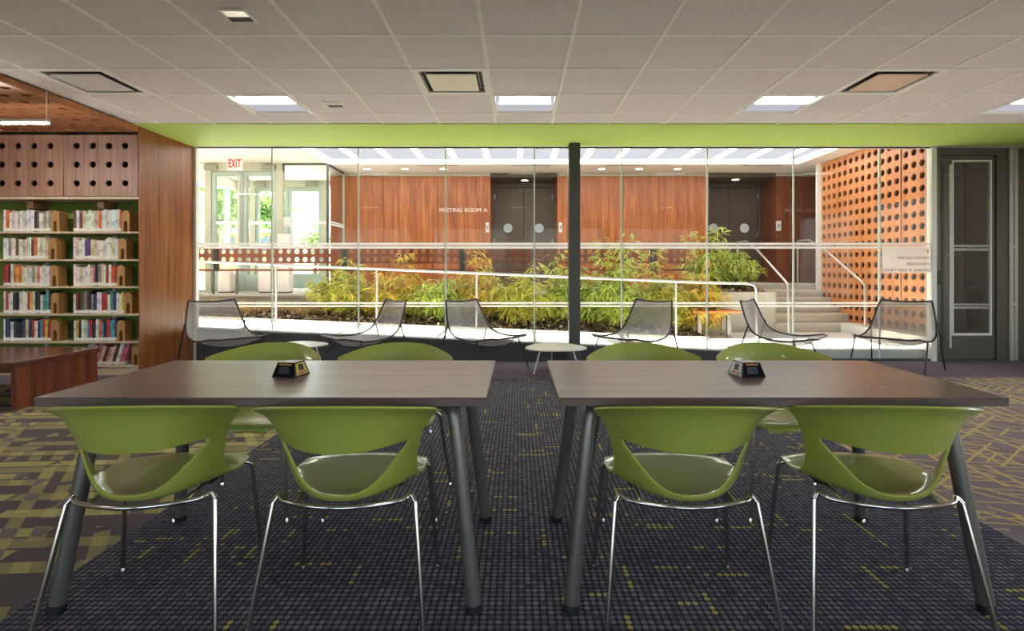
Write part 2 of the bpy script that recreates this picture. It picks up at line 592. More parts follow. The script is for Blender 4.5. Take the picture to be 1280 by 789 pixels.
def carpet_lines():
    """purple-grey carpet with broken thin ochre strokes at angles"""
    m, nt, b = new_mat('line_carpet')
    b.inputs['Roughness'].default_value = 0.95; b.inputs['Specular IOR Level'].default_value = 0.15
    geo = nd(nt, 'ShaderNodeNewGeometry')
    tot = None
    for ang, sc, rh, lo in ((8, 2.6, 0.16, 0.5), (52, 2.2, 0.2, 0.62), (-38, 2.4, 0.18, 0.62), (98, 2.0, 0.22, 0.62)):
        rot = nd(nt, 'ShaderNodeVectorRotate', rotation_type='Z_AXIS'); rot.inputs['Angle'].default_value = math.radians(ang)
        nt.links.new(geo.outputs['Position'], rot.inputs['Vector'])
        sp = nd(nt, 'ShaderNodeSeparateXYZ'); nt.links.new(rot.outputs[0], sp.inputs[0])
        u = mathn(nt, 'MULTIPLY', sp.outputs['X'], sc * 1.6); v = mathn(nt, 'DIVIDE', sp.outputs['Y'], rh / sc)
        iv = mathn(nt, 'FLOOR', v)
        u = mathn(nt, 'ADD', u, mathn(nt, 'MULTIPLY', white(nt, vec(nt, iv, 0.0, ang)), 7.0))
        iu = mathn(nt, 'FLOOR', u)
        on = mathn(nt, 'GREATER_THAN', white(nt, vec(nt, iu, iv, ang + 1.5)), lo)
        ln = mathn(nt, 'LESS_THAN', mathn(nt, 'FRACT', v), 0.2)
        r = mathn(nt, 'MULTIPLY', on, ln)
        tot = r if tot is None else mathn(nt, 'MAXIMUM', tot, r)
    n = nd(nt, 'ShaderNodeTexNoise'); n.inputs['Scale'].default_value = 5; nt.links.new(geo.outputs['Position'], n.inputs['Vector'])
    base = mixc(nt, n.outputs['Fac'], srgb(106, 95, 100), srgb(146, 133, 134))
    nt.links.new(mixc(nt, tot, base, srgb(190, 168, 108)), b.inputs['Base Color'])
    pile_bump(nt, b, geo.outputs['Position'])
    return m


def mesh_metal():
    """fine woven steel: bars and square openings, too fine to model"""
    m = bpy.data.materials.new('steel_mesh'); m.use_nodes = True
    nt = m.node_tree
    b = nt.nodes['Principled BSDF']
    b.inputs['Base Color'].default_value = srgb(150, 144, 146); b.inputs['Metallic'].default_value = 0.4; b.inputs['Roughness'].default_value = 0.4
    uv = nd(nt, 'ShaderNodeTexCoord'); sp = nd(nt, 'ShaderNodeSeparateXYZ'); nt.links.new(uv.outputs['UV'], sp.inputs[0])
    f1 = mathn(nt, 'GREATER_THAN', mathn(nt, 'FRACT', mathn(nt, 'MULTIPLY', sp.outputs['X'], 95.0)), 0.48)
    f2 = mathn(nt, 'GREATER_THAN', mathn(nt, 'FRACT', mathn(nt, 'MULTIPLY', sp.outputs['Y'], 130.0)), 0.48)
    hole = mathn(nt, 'MULTIPLY', f1, f2)
    tr = nd(nt, 'ShaderNodeBsdfTransparent')
    mx = nd(nt, 'ShaderNodeMixShader')
    nt.links.new(hole, mx.inputs[0]); nt.links.new(b.outputs[0], mx.inputs[1]); nt.links.new(tr.outputs[0], mx.inputs[2])
    nt.links.new(mx.outputs[0], nt.nodes['Material Output'].inputs[0])
    return m


def book_mat():
    m, nt, b = new_mat('book_cover')
    b.inputs['Roughness'].default_value = 0.45
    oi = nd(nt, 'ShaderNodeObjectInfo'); tc = nd(nt, 'ShaderNodeTexCoord')
    sp = nd(nt, 'ShaderNodeSeparateXYZ'); nt.links.new(tc.outputs['Generated'], sp.inputs[0])
    z = sp.outputs['Z']
    lab = mathn(nt, 'MULTIPLY', mathn(nt, 'LESS_THAN', z, 0.17), mathn(nt, 'GREATER_THAN', z, 0.02))
    # printed title block: darker or lighter, position differs from book to book
    r = oi.outputs['Random']
    c = mathn(nt, 'MULTIPLY_ADD', r, 0.4, 0.35)
    t = mathn(nt, 'LESS_THAN', mathn(nt, 'ABSOLUTE', mathn(nt, 'SUBTRACT', z, c)), mathn(nt, 'MULTIPLY_ADD', mathn(nt, 'FRACT', mathn(nt, 'MULTIPLY', r, 37.0)), 0.16, 0.02))
    n = nd(nt, 'ShaderNodeTexNoise'); n.inputs['Scale'].default_value = 60; nt.links.new(tc.outputs['Object'], n.inputs['Vector'])
    spk = mathn(nt, 'MULTIPLY', t, mathn(nt, 'GREATER_THAN', n.outputs['Fac'], 0.5))
    hs = nd(nt, 'ShaderNodeHueSaturation'); hs.inputs['Value'].default_value = 0.45; nt.links.new(oi.outputs['Color'], hs.inputs['Color'])
    col = mixc(nt, spk, oi.outputs['Color'], hs.outputs['Color'])
    nt.links.new(mixc(nt, lab, col, srgb(226, 222, 214)), b.inputs['Base Color'])
    return m


def tile_mat():
    m, nt, b = new_mat('mineral_tile')
    b.inputs['Roughness'].default_value = 0.95; b.inputs['Specular IOR Level'].default_value = 0.1
    geo = nd(nt, 'ShaderNodeNewGeometry')
    n = nd(nt, 'ShaderNodeTexNoise'); n.inputs['Scale'].default_value = 170; n.inputs['Detail'].default_value = 3; nt.links.new(geo.outputs['Position'], n.inputs['Vector'])
    cr = nd(nt, 'ShaderNodeValToRGB'); e = cr.color_ramp.elements
    e[0].position = 0.36; e[0].color = srgb(202, 192, 194); e[1].position = 0.56; e[1].color = srgb(238, 228, 230)
    nt.links.new(n.outputs['Fac'], cr.inputs['Fac']); nt.links.new(cr.outputs['Color'], b.inputs['Base Color'])
    return m


M = {}
M['tile'] = tile_mat()
M['tbar'] = plain('ceiling_bar', srgb(240, 234, 228), 0.6)
M['white'] = plain('white_paint', srgb(232, 227, 220), 0.7, noise=0.02)
M['lobby_white'] = plain('lobby_ceiling_white', srgb(228, 222, 214), 0.8, noise=0.02)
M['green_paint'] = plain('lime_paint', srgb(188, 216, 112), 0.6, noise=0.02)
M['shelf_green'] = plain('olive_panel', srgb(120, 146, 66), 0.6, noise=0.04)
M['dark_base'] = plain('charcoal_base', srgb(72, 68, 70), 0.7, noise=0.05)
M['column'] = plain('charcoal_steel', srgb(72, 70, 68), 0.5, noise=0.03)
M['walnut_wall'] = wood('walnut_panel', srgb(98, 54, 30), srgb(144, 84, 46), srgb(178, 112, 66), 'Z', 0.38, fine=70, broad=12)
M['lobby_wood'] = wood('figured_wood', srgb(116, 60, 26), srgb(160, 88, 40), srgb(196, 118, 60), 'Z', 0.36, fine=40, broad=14, stretch=0.06)
M['dark_wood'] = wood('dark_figured_wood', srgb(82, 44, 30), srgb(112, 62, 42), srgb(136, 78, 52), 'Z', 0.4, fine=40, broad=14, stretch=0.06)
M['perf_wood'] = wood('orange_perforated_wood', srgb(164, 100, 58), srgb(188, 122, 76), srgb(204, 140, 92), 'Z', 0.42, fine=36, broad=10, stretch=0.03)
M['rail_wood'] = wood('screen_wood', srgb(84, 38, 18), srgb(112, 54, 26), srgb(140, 72, 38), 'X', 0.4, fine=60, broad=10)  # darkened: the shade on the boards is put into the colour
M['valance_wood'] = wood('valance_walnut', srgb(122, 86, 70), srgb(152, 112, 92), srgb(176, 136, 114), 'Z', 0.42, fine=50, broad=8)
M['canopy_wood'] = wood('canopy_walnut', srgb(134, 82, 50), srgb(168, 108, 68), srgb(194, 132, 86), 'X', 0.45, fine=50, broad=8)
M['table_wood'] = wood('grey_walnut_laminate', srgb(92, 74, 68), srgb(116, 95, 87), srgb(136, 114, 104), 'X', 0.3, fine=70, broad=14, stretch=0.05)
M['table_edge'] = plain('table_edge', srgb(104, 87, 80), 0.45)
M['bench_wood'] = wood('dark_red_walnut', srgb(70, 32, 20), srgb(108, 54, 34), srgb(142, 78, 50), 'Z', 0.3, fine=40, broad=9, stretch=0.05)
M['bench_top'] = wood('dark_red_walnut_top', srgb(74, 40, 32), srgb(100, 58, 46), srgb(124, 76, 62), 'X', 0.22, fine=50, broad=9, stretch=0.05)
M['block_wood'] = wood('tan_block', srgb(140, 98, 54), srgb(166, 122, 72), srgb(186, 144, 92), 'Z', 0.6)
M['teak'] = wood('bench_slat', srgb(150, 74, 34), srgb(178, 96, 48), srgb(198, 118, 66), 'X', 0.4)
M['shelf_metal'] = plain('beige_shelf', srgb(196, 176, 146), 0.5, noise=0.03)
M['bracket'] = plain('brown_bracket', srgb(110, 78, 52), 0.6)
M['plastic'] = plain('olive_green_plastic', srgb(166, 174, 72), 0.42, noise=0.03, spec=0.7, coat=0.6)
M['chrome'] = plain('chrome', srgb(205, 200, 196), 0.12, metal=1.0, noise=0.0)
M['leg_grey'] = plain('grey_metal_leg', srgb(122, 116, 110), 0.35, metal=0.6, noise=0.03)
M['black'] = plain('black_rubber', srgb(26, 25, 26), 0.5)
M['gloss_black'] = plain('gloss_black', srgb(16, 15, 18), 0.15, noise=0.0, spec=0.25)
M['label_yellow'] = plain('label_yellow', srgb(190, 176, 70), 0.4, noise=0.15, scale=60)
M['label_white'] = plain('label_white', srgb(214, 212, 206), 0.4)
M['label_dark'] = plain('label_dark', srgb(44, 36, 52), 0.4)
M['label_orange'] = plain('label_orange', srgb(176, 110, 50), 0.4)
M['wire'] = plain('charcoal_rod', srgb(62, 60, 62), 0.4, metal=0.5, noise=0.0)
M['mesh'] = mesh_metal()
M['table_white'] = plain('white_table_top', srgb(222, 216, 210), 0.35, noise=0.03)
M['steel'] = plain('brushed_steel', srgb(196, 190, 184), 0.32, metal=0.7, noise=0.03)
M['concrete'] = plain('pale_concrete', srgb(190, 182, 170), 0.8, noise=0.1, scale=3, bump=0.15, bscale=60)
M['paving'] = plain('white_paving', srgb(212, 206, 198), 0.7, noise=0.05, scale=2)
M['planter'] = plain('grey_concrete', srgb(172, 165, 154), 0.8, noise=0.1, scale=4, bump=0.15, bscale=60)
M['soil'] = plain('bark_mulch', srgb(92, 70, 52), 0.95, noise=0.5, scale=40, bump=1.0, bscale=50)
M['glass'] = glass_mat('clear_glass', refl=0.4)
M['glass_door'] = glass_mat('door_glass', (0.86, 0.87, 0.86, 1), 2.2)
M['joint'] = plain('glass_joint', srgb(216, 226, 218), 0.3)
M['film'] = film_mat('frosted_stripe', (0.86, 0.85, 0.84, 1), 0.78)
M['film_sign'] = film_mat('frosted_sign', (0.9, 0.86, 0.84, 1), 0.72)
M['frame_white'] = plain('pale_frame', srgb(216, 214, 208), 0.4)
M['frame_dark'] = plain('bronze_frame', srgb(92, 86, 76), 0.45, metal=0.3)
M['frame_sage'] = plain('sage_frame', srgb(186, 184, 166), 0.5)
M['frame_aqua'] = plain('sage_door', srgb(168, 182, 172), 0.5)
M['closer'] = plain('grey_closer', srgb(150, 150, 140), 0.4, metal=0.4)
M['door_brown'] = plain('taupe_door', srgb(98, 84, 72), 0.55, noise=0.04)
M['door_dark'] = plain('dark_taupe_door', srgb(80, 68, 60), 0.55, noise=0.04)
M['porthole'] = plain('porthole_glass', srgb(196, 206, 216), 0.08, noise=0.08, scale=3)  # opaque disc; the brightness beyond the pane is put into its colour
M['letters_white'] = plain('white_letters', srgb(236, 228, 216), 0.5)
M['letters_grey'] = plain('grey_letters', srgb(96, 78, 74), 0.6, noise=0)
M['letters_dim'] = plain('dim_letters', srgb(150, 110, 92), 0.5)
M['exit_white'] = plain('exit_white', srgb(240, 230, 226), 0.4)
M['exit_red'] = emit('exit_red', srgb(236, 60, 50), 0.9)
M['panel_light'] = emit('ceiling_diffuser', (0.93, 0.91, 1.0, 1), PANEL_POWER)
M['strip_light'] = emit('ceiling_strip', (1.0, 0.965, 0.92, 1), STRIP_POWER)
M['lamp_slot'] = emit('lamp_slot', (1.0, 0.96, 0.92, 1), TROFFER_POWER)
M['lamp_pan'] = emit('lamp_pan', (0.86, 0.83, 0.9, 1), 0.32)
M['downlight'] = emit('downlight', (1.0, 0.95, 0.88, 1), 3.0)
M['pendant'] = emit('pendant_lamp', (1.0, 0.97, 0.93, 1), 75.0)
M['slot_dark'] = plain('slot_dark', srgb(70, 60, 54), 0.7)
M['void'] = plain('dark_void', srgb(34, 24, 18), 0.9)
M['book'] = book_mat()
M['pages'] = plain('book_pages', srgb(222, 212, 192), 0.8)
M['leaf'] = leaf_mat('leaf')
M['stem'] = plain('stem', srgb(150, 140, 60), 0.6)
M['bark'] = plain('bark', srgb(110, 92, 74), 0.9, noise=0.2)
M['plain_carpet'] = plain('plain_purple_carpet', srgb(112, 102, 112), 0.95, noise=0.15, scale=120, spec=0.1, bump=0.5, bscale=700)
M['dots'] = carpet_dots()
M['blocks'] = carpet_blocks()
M['lines'] = carpet_lines()
M['asphalt'] = plain('pale_asphalt', srgb(190, 188, 182), 0.9)
M['bus_yellow'] = plain('bus_yellow', srgb(240, 190, 104), 0.4)
M['bus_roof'] = plain('bus_roof', srgb(236, 236, 232), 0.5)
M['bus_glass'] = plain('bus_glass', srgb(96, 104, 116), 0.1)
M['grille'] = plain('cream_plate', srgb(236, 226, 208), 0.5)
M['plate_pink'] = plain('pinkish_plate', srgb(222, 190, 170), 0.35)

ZC = 2.753       # library ceiling
ZL = 3.173       # lobby ceiling
GY = 6.95        # glass wall
XL, XR = -7.6, 7.6
YB = -4.0

# ------------------------------------------------------------------ library shell
floor = structure('floor')
MB().box(XL, XR, YB, 7.05, -0.12, -0.012).build('slab', M['concrete'], floor)
MB().box(-1.72, 2.15, YB, 5.82, -0.012, 0).build('dotted_carpet', M['dots'], floor)
MB().box(XL, -1.72, YB, 5.55, -0.012, 0).build('block_carpet', M['blocks'], floor)
MB().box(2.15, XR, YB, 5.9, -0.012, 0).build('line_carpet', M['lines'], floor)
b = MB()
b.box(XL, -1.72, 5.55, 7.05, -0.012, 0); b.box(-1.72, 2.15, 5.82, 7.05, -0.012, 0); b.box(2.15, XR, 5.9, 7.05, -0.012, 0)
b.build('plain_carpet', M['plain_carpet'], floor)

w = MB().box(XL - 0.1, XL, YB, 7.05, 0, 3.3).build('wall_left', M['white']); w['kind'] = 'structure'
def added_window_wall(name, wname, spans, lo, hi, fn, z0=.5, z1=2.6):  # the windows in these unseen walls are added to admit fill light
    b = MB(); prev = lo
    for a, c in spans:
        b.prism([(prev, 0), (a, 0), (a, 3.3), (prev, 3.3)], fn, 0, .1)
        b.prism([(a, 0), (c, 0), (c, z0), (a, z0)], fn, 0, .1); b.prism([(a, z1), (c, z1), (c, 3.3), (a, 3.3)], fn, 0, .1)
        prev = c
    b.prism([(prev, 0), (hi, 0), (hi, 3.3), (prev, 3.3)], fn, 0, .1)
    w = b.build(name, M['white']); w['kind'] = 'structure'
    for k, (a, c) in enumerate(spans):
        o = structure('window_%d' % (wname + k), fn((a + c) / 2, z0, .05))
        f = MB()
        for (p, q, r_, t_) in ((a, a + .05, z0, z1), (c - .05, c, z0, z1), (a + .05, c - .05, z0, z0 + .05), (a + .05, c - .05, z1 - .05, z1)):
            f.prism([(p, r_), (q, r_), (q, t_), (p, t_)], fn, .02, .08)
        f.build('frame', M['frame_dark'], o)
        MB().prism([(a + .05, z0 + .05), (c - .05, z0 + .05), (c - .05, z1 - .05), (a + .05, z1 - .05)], fn, .045, .055).build('pane', M['glass'], o)
added_window_wall('wall_right', 10, [(-.85, 1.65), (2.15, 4.65)], YB, 12.2, lambda a, bb, d: (XR + d, a, bb))
added_window_wall('wall_behind', 12, [(x - 1.25, x + 1.25) for x in (-4.8, -1.6, 1.6, 4.8)], XL, XR, lambda a, bb, d: (a, YB - d, bb))
w = MB().box(XL, -4.178, 6.36, 6.95, 0, ZC).build('wall_back', M['white']); w['kind'] = 'structure'
w = MB().box(-4.178, -4.16, 5.95, 7.05, 0, ZC, b=0.002).build('wall_end', M['walnut_wall']); w['kind'] = 'structure'
w = MB().box(XL, XR, 6.88, 7.06, ZC + 0.002, 3.4).build('wall_header', M['white']); w['kind'] = 'structure'

# ceiling: tiles and bars
GX0, GY0, GS = 0.375, 5.48, 0.6096
CAN_X = -4.17
ceil = structure('ceiling')
MB().box(XL, XR, YB, 6.9, ZC + 0.06, ZC + 0.16).build('plenum', M['white'], ceil)
b = MB(); b.box(XL, XR, YB, GY0 - 5 * GS, ZC, ZC + 0.05)
b.build('plain_tiles', M['tile'], ceil, kind='stuff')
xs_lines = [GX0 + GS * k for k in range(-8, 12)]
ys_lines = [GY0 - GS * k for k in range(5, -1, -1)] + [5.85]
used = {}
TROFFER_COL = (-0.2346, -0.2346 - 4 * GS, GX0 + 3 * GS, GX0 + 7 * GS)
def near(a, bb): return abs(a - bb) < 0.05
tile_mesh = None
for i in range(len(xs_lines)):
    x0 = xs_lines[i]; x1 = x0 + GS
    if x1 > XR: x1 = XR
    x0c = max(x0, CAN_X)
    if x1 - x0c < 0.05: continue
    for j in range(len(ys_lines) - 1):
        y0, y1 = ys_lines[j], ys_lines[j + 1]
        if near(y0, 4.87) and any(near(x0, t) for t in TROFFER_COL): continue           # light
        if near(y0, 4.26) and any(near(x0, t) for t in (GX0 - 2 * GS, GX0 + 4 * GS, GX0 - 7 * GS)): continue  # air diffusers
        MB().box(x0c + 0.009, x1 - 0.009, y0 + 0.009, y1 - 0.009, ZC + 0.004 + random.random() * 0.002, ZC + 0.03).build('ceiling_tile', M['tile'], ceil)
for i in range(len(xs_lines)):
    x = xs_lines[i]
    if x > CAN_X: MB().box(x - 0.012, x + 0.012, GY0 - 5 * GS, 5.85, ZC, ZC + 0.025).build('grid_bar', M['tbar'], ceil)
for y in ys_lines[1:-1]:
    MB().box(CAN_X, XR, y - 0.012, y + 0.012, ZC + 0.0006, ZC + 0.024).build('grid_bar', M['tbar'], ceil)
t = MB().box(-4.16, XR, 5.85, 6.88, ZC - 0.004, ZC + 0.05).build('trim_1', M['green_paint']); t['kind'] = 'structure'

# ceiling fixtures
def troffer(x0, y0, label):
    o = thing('ceiling_light', label, 'light', (x0 + GS / 2, y0 + GS / 2, ZC), group='square ceiling lights')
    x1, y1 = x0 + GS, y0 + GS
    b = MB()
    b.box(x0 + .012, x1 - .012, y0 + .012, y0 + .03, ZC - .004, ZC + .03); b.box(x0 + .012, x1 - .012, y1 - .03, y1 - .012, ZC - .004, ZC + .03)
    b.box(x0 + .012, x0 + .03, y0 + .03, y1 - .03, ZC - .004, ZC + .03); b.box(x1 - .03, x1 - .012, y0 + .03, y1 - .03, ZC - .004, ZC + .03)
    b.build('frame', M['tbar'], o)
    MB().box(x0 + .03, x1 - .03, y0 + .03, y1 - .03, ZC + .02, ZC + .04).build('lamp_pan', M['lamp_pan'], o)
    MB().box(x0 + .07, x1 - .07, y0 + .12, y0 + .26, ZC + .005, ZC + .0195).build('lamp_slot', M['lamp_slot'], o)
    MB().box(x0 + .05, x1 - .05, y0 + .27, y0 + .285, ZC - .002, ZC + .0195).build('baffle', M['tbar'], o)
    return o
for x0, lab in zip(TROFFER_COL, ('square ceiling light second from the green band, above the central aisle between tables',
                                 'square ceiling light nearest the bookcases and walnut end panel',
                                 'square ceiling light beside the pinkish air diffuser, above the third pair of lounge chairs',
                                 'square ceiling light nearest the dark framed glass door')):
    troffer(x0, 4.8704, lab)
for x0 in (-4.0, -0.2346, 3.5):  # unseen row of lights added to brighten the near chairs and tables
    for y0 in (0.2,):
        b = troffer(x0, y0, 'square ceiling light over the %s of the reading room, %s' % ('rear' if y0 < 0 else 'near rows', {-4.0: 'bookcase side', -0.2346: 'middle', 3.5: 'door side'}[x0]))
        b.location.z -= 0.02

def diffuser(x0, y0, label, mat):
    o = thing('air_diffuser', label, 'vent', (x0 + GS / 2, y0 + GS / 2, ZC), group='square air diffusers')
    x1, y1 = x0 + GS, y0 + GS
    b = MB()
    for (a0, a1, c0, c1) in ((x0 + .012, x1 - .012, y0 + .012, y0 + .05), (x0 + .012, x1 - .012, y1 - .05, y1 - .012), (x0 + .012, x0 + .05, y0 + .05, y1 - .05), (x1 - .05, x1 - .012, y0 + .05, y1 - .05)):
        b.box(a0, a1, c0, c1, ZC + .001, ZC + .02)
    b.build('frame', M['tbar'], o)
    MB().box(x0 + .05, x1 - .05, y0 + .05, y1 - .05, ZC + .045, ZC + .058).build('duct_back', M['slot_dark'], o)
    b = MB()
    for k in range(2):
        d = .055 + .03 * k
        zz = ZC + .012 + .012 * k
        b.box(x0 + d, x1 - d, y0 + d, y0 + d + .006, zz, zz + .02); b.box(x0 + d, x1 - d, y1 - d - .006, y1 - d, zz, zz + .02)
        b.box(x0 + d, x0 + d + .006, y0 + d, y1 - d, zz, zz + .02); b.box(x1 - d - .006, x1 - d, y0 + d, y1 - d, zz, zz + .02)
    b.build('louver', M['closer'], o)
    MB().box(x0 + .105, x1 - .105, y0 + .105, y1 - .105, ZC - .006, ZC + .004, b=.002).build('plate', mat, o)
diffuser(GX0 - 2 * GS, 4.2608, 'square air diffuser with a cream plate above the central aisle', M['grille'])
diffuser(GX0 + 4 * GS, 4.2608, 'square air diffuser with a pinkish plate on the door side of the room', M['plate_pink'])
diffuser(GX0 - 7 * GS, 4.2608, 'square air diffuser beside the perforated wood canopy', M['tile'])

def spot(x, y, label):
    o = thing('downlight', label, 'light', (x, y, ZC), group='small square downlights')
    s = .085
    b = MB()
    b.box(x - s, x + s, y - s, y - s + .012, ZC - .006, ZC + .004); b.box(x - s, x + s, y + s - .012, y + s, ZC - .006, ZC + .004)
    b.box(x - s, x - s + .012, y - s + .012, y + s - .012, ZC - .006, ZC + .004); b.box(x + s - .012, x + s, y - s + .012, y + s - .012, ZC - .006, ZC + .004)
    b.build('frame', M['tbar'], o)
    MB().box(x - s + .012, x + s - .012, y - s + .012, y + .01, ZC - .002, ZC + .003).build('reflector', M['steel'], o)
    MB().box(x - s + .012, x + s - .012, y + .01, y + s - .012, ZC - .002, ZC + .003).build('lamp_recess', M['slot_dark'], o)
spot(-1.745, 3.366, 'small square downlight over the tables, farther from the green band')
spot(-1.755, 5.17, 'small square downlight close to the green band')

# wood canopy over the bookcases
canopy = thing('wood_canopy', 'perforated walnut canopy panel hung above the bookcases', 'ceiling panel', (-5.8, 4.2, 2.69))
cells_x = list(np.linspace(XL, CAN_X - 0.02, 19))
for (ya, yb_) in ((2.5, 4.22), (4.225, 5.945)):
    cy = list(np.linspace(ya, yb_, 10))
    MB().perf(cells_x, cy, 0.037, 0.02, lambda a, bb, d: (a, bb, 2.69 + d), 16).build('perforated_panel', M['canopy_wood'], canopy)
MB().box(XL, CAN_X - .02, 2.5, 5.945, 2.735, 2.75).build('backing', M['void'], canopy)
MB().box(CAN_X - .02, CAN_X, 2.5, 5.945, 2.69, 2.75).build('fascia', M['canopy_wood'], canopy)

# pendant strip lamp
pl = thing('pendant_light', 'slim white strip pendant light hanging below the wood canopy', 'light', (-4.9, 4.75, 2.46))
MB().box(-5.9, -4.13, 4.73, 4.77, 2.468, 2.492).build('housing', M['white'], pl)
MB().box(-5.9, -4.13, 4.735, 4.765, 2.456, 2.4675).build('lamp', M['pendant'], pl)
for x in (-4.145, -5.7):
    MB().tube([(x, 4.75, 2.49), (x, 4.75, 2.748 if x > -4.16 else 2.69)], 0.005, 8).build('rod', M['white'], pl)

# ------------------------------------------------------------------ glass wall
JX = [-4.139, -3.161, -2.049, -0.927, 0.216, 1.338, 2.44, 3.552, 4.66, 5.31]
def ramp_z(x):
    return max(0.126, 0.235 - 0.042 * x)
win = structure('window_1', (0, GY, 0))
for i in range(len(JX) - 1):
    x0, x1 = JX[i], JX[i + 1]
    h0, h1 = (ramp_z(x0), ramp_z(x1)) if x1 < 3.0 else (0.03, 0.03)
    if x0 < 3.0 < x1: h0 = h1 = 0.03
    MB().prism([(x0 + .004, h0 + .003), (x1 - .004, h1 + .003), (x1 - .004, ZC - .008), (x0 + .004, ZC - .008)], lambda a, bb, d: (a, d, bb), GY, GY + .012).build('pane', M['glass'], win)
    for (z0, z1) in ((1.491, 1.522), (1.445, 1.476), (0.735, 0.757), (0.696, 0.718)):
        MB().box(x0 + .008, x1 - .008, GY - .002, GY - .001, z0, z1).build('frosted_stripe', M['film'], win)
for x in JX[1:-1]:
    h = ramp_z(x) if x < 3.0 else 0.03
    MB().box(x - .009, x + .009, GY - .004, GY + .014, h, ZC - .006).build('joint', M['joint'], win)
MB().box(-4.16, -4.13, GY - .02, GY + .05, 0, ZC - .004).build('end_frame', M['frame_white'], win)
MB().box(5.31, 5.375, GY - .03, GY + .06, 0, ZC - .004).build('end_frame', M['frame_white'], win)
MB().box(-4.13, 5.31, GY - .01, GY + .03, ZC - .012, ZC - .004).build('head_channel', M['column'], win)
w = MB().prism([(-4.13, 0.0), (3.0, 0.0), (3.0, ramp_z(3.0) - .02), (2.6, ramp_z(2.6)), (-4.13, ramp_z(-4.13))], lambda a, bb, d: (a, d, bb), GY - .01, GY + .06).build('baseboard_back', M['dark_base']); w['kind'] = 'structure'
w = MB().box(3.0, 5.31, GY - .01, GY + .03, 0, .03).build('baseboard_low', M['dark_base']); w['kind'] = 'structure'

# frosted sign with words on the glass
sg = thing('glass_sign', 'frosted wayfinding sign with grey words on the glass beside the door', 'sign', (5.0, GY - .004, 1.136))
MB().box(4.685, 5.305, GY - .006, GY - .004, 1.136, 1.445).build('film_panel', M['film_sign'], sg)
for body, py in (('MEETING ROOMS', 324.2), ('RESTROOMS', 331.9), ('COURTYARD & GARDEN', 339.4)):
    words(body, 0.052, (5.295, GY - .0075, P(0, py, GY)[2]), M['letters_grey'], sg, 'RIGHT', 0.0004)
zz = P(0, 315.2, GY)[2]
MB().prism([(5.272, zz - .03), (5.28, zz - .03), (5.28, zz + .018), (5.29, zz + .008), (5.294, zz + .013), (5.276, zz + .034), (5.258, zz + .013), (5.262, zz + .008), (5.272, zz + .018)], lambda a, bb, d: (a, d, bb), GY - .0072, GY - .0064).build('arrow', M['letters_grey'], sg)

# column
col = structure('column', (0.71, 6.78, 0))
MB().box(.64, .78, 6.71, 6.85, 0, ZC - .004, b=.006).build('shaft', M['column'], col)
MB().box(.62, .80, 6.69, 6.87, 0, .02).build('base_plate', M['column'], col)

# door to the right
dr = structure('door_1', (5.85, 7.02, 0))
DY = 7.0
X0, X1 = 5.375, 6.30
b = MB(); b.box(X0, X0 + .10, DY, DY + .1, 0, ZC - .006); b.box(X1 - .09, X1, DY, DY + .1, 0, ZC - .006); b.box(X0 + .1, X1 - .09, DY, DY + .1, ZC - .09, ZC - .006)
b.build('frame', M['frame_dark'], dr)
lx0, lx1 = X0 + .105, X1 - .095
gx0, gx1, gz0, gz1 = 5.64, 6.16, 0.32, 2.60
b = MB(); b.box(lx0, gx0, DY + .02, DY + .07, .01, ZC - .095); b.box(gx1, lx1, DY + .02, DY + .07, .01, ZC - .095)
b.box(gx0, gx1, DY + .02, DY + .07, .01, gz0); b.box(gx0, gx1, DY + .02, DY + .07, gz1, ZC - .095)
b.build('leaf', M['frame_dark'], dr)
b = MB(); b.box(gx0, gx0 + .025, DY + .012, DY + .06, gz0, gz1); b.box(gx1 - .025, gx1, DY + .012, DY + .06, gz0, gz1); b.box(gx0 + .025, gx1 - .025, DY + .012, DY + .06, gz0, gz0 + .03); b.box(gx0 + .025, gx1 - .025, DY + .012, DY + .06, gz1 - .02, gz1)
b.build('glazing_bead', M['frame_white'], dr)
MB().box(gx0 + .02, gx1 - .02, DY + .035, DY + .045, gz0 + .02, gz1 - .01).build('pane', M['glass_door'], dr)
for (z0, z1) in ((1.47, 1.50), (1.42, 1.455), (.71, .735), (.665, .695)):
    MB().box(gx0 + .025, gx1 - .025, DY + .03, DY + .034, z0, z1).build('frosted_stripe', M['film'], dr)
hd = MB(); hd.tube([(5.565, DY - .055, .165), (5.565, DY - .055, 2.53)], .014, 12)
for z in (.3, 1.36, 2.4): hd.tube([(5.565, DY - .055, z), (5.565, DY + .02, z)], .008, 8)
hd.build('pull_handle', M['frame_white'], dr)
MB().box(5.43, 5.475, DY - .02, DY - .0, .98, 1.16, b=.004).build('lock_case', M['black'], dr)
# sidelight frame beyond the door
sl = structure('trim_2', (6.5, 7.0, 0))
MB().box(6.3, 6.36, DY, DY + .1, 0, ZC - .006).build('dark_post', M['frame_dark'], sl)
MB().box(6.36, 6.40, DY - .02, DY + .1, 0, ZC - .006).build('steel_channel', M['steel'], sl)
MB().box(6.40, 6.43, DY, DY + .1, 0, ZC - .006).build('joint_strip', M['joint'], sl)
MB().box(6.43, 6.47, DY - .02, DY + .1, 0, ZC - .006).build('steel_channel', M['steel'], sl)
MB().box(6.47, XR, DY, DY + .1, 0, ZC - .006).build('dark_panel', M['frame_dark'], sl)
for z in (.71, 1.45):
    MB().box(6.352, 6.44, DY - .03, DY - .02, z, z + .05).build('patch_fitting', M['steel'], sl)

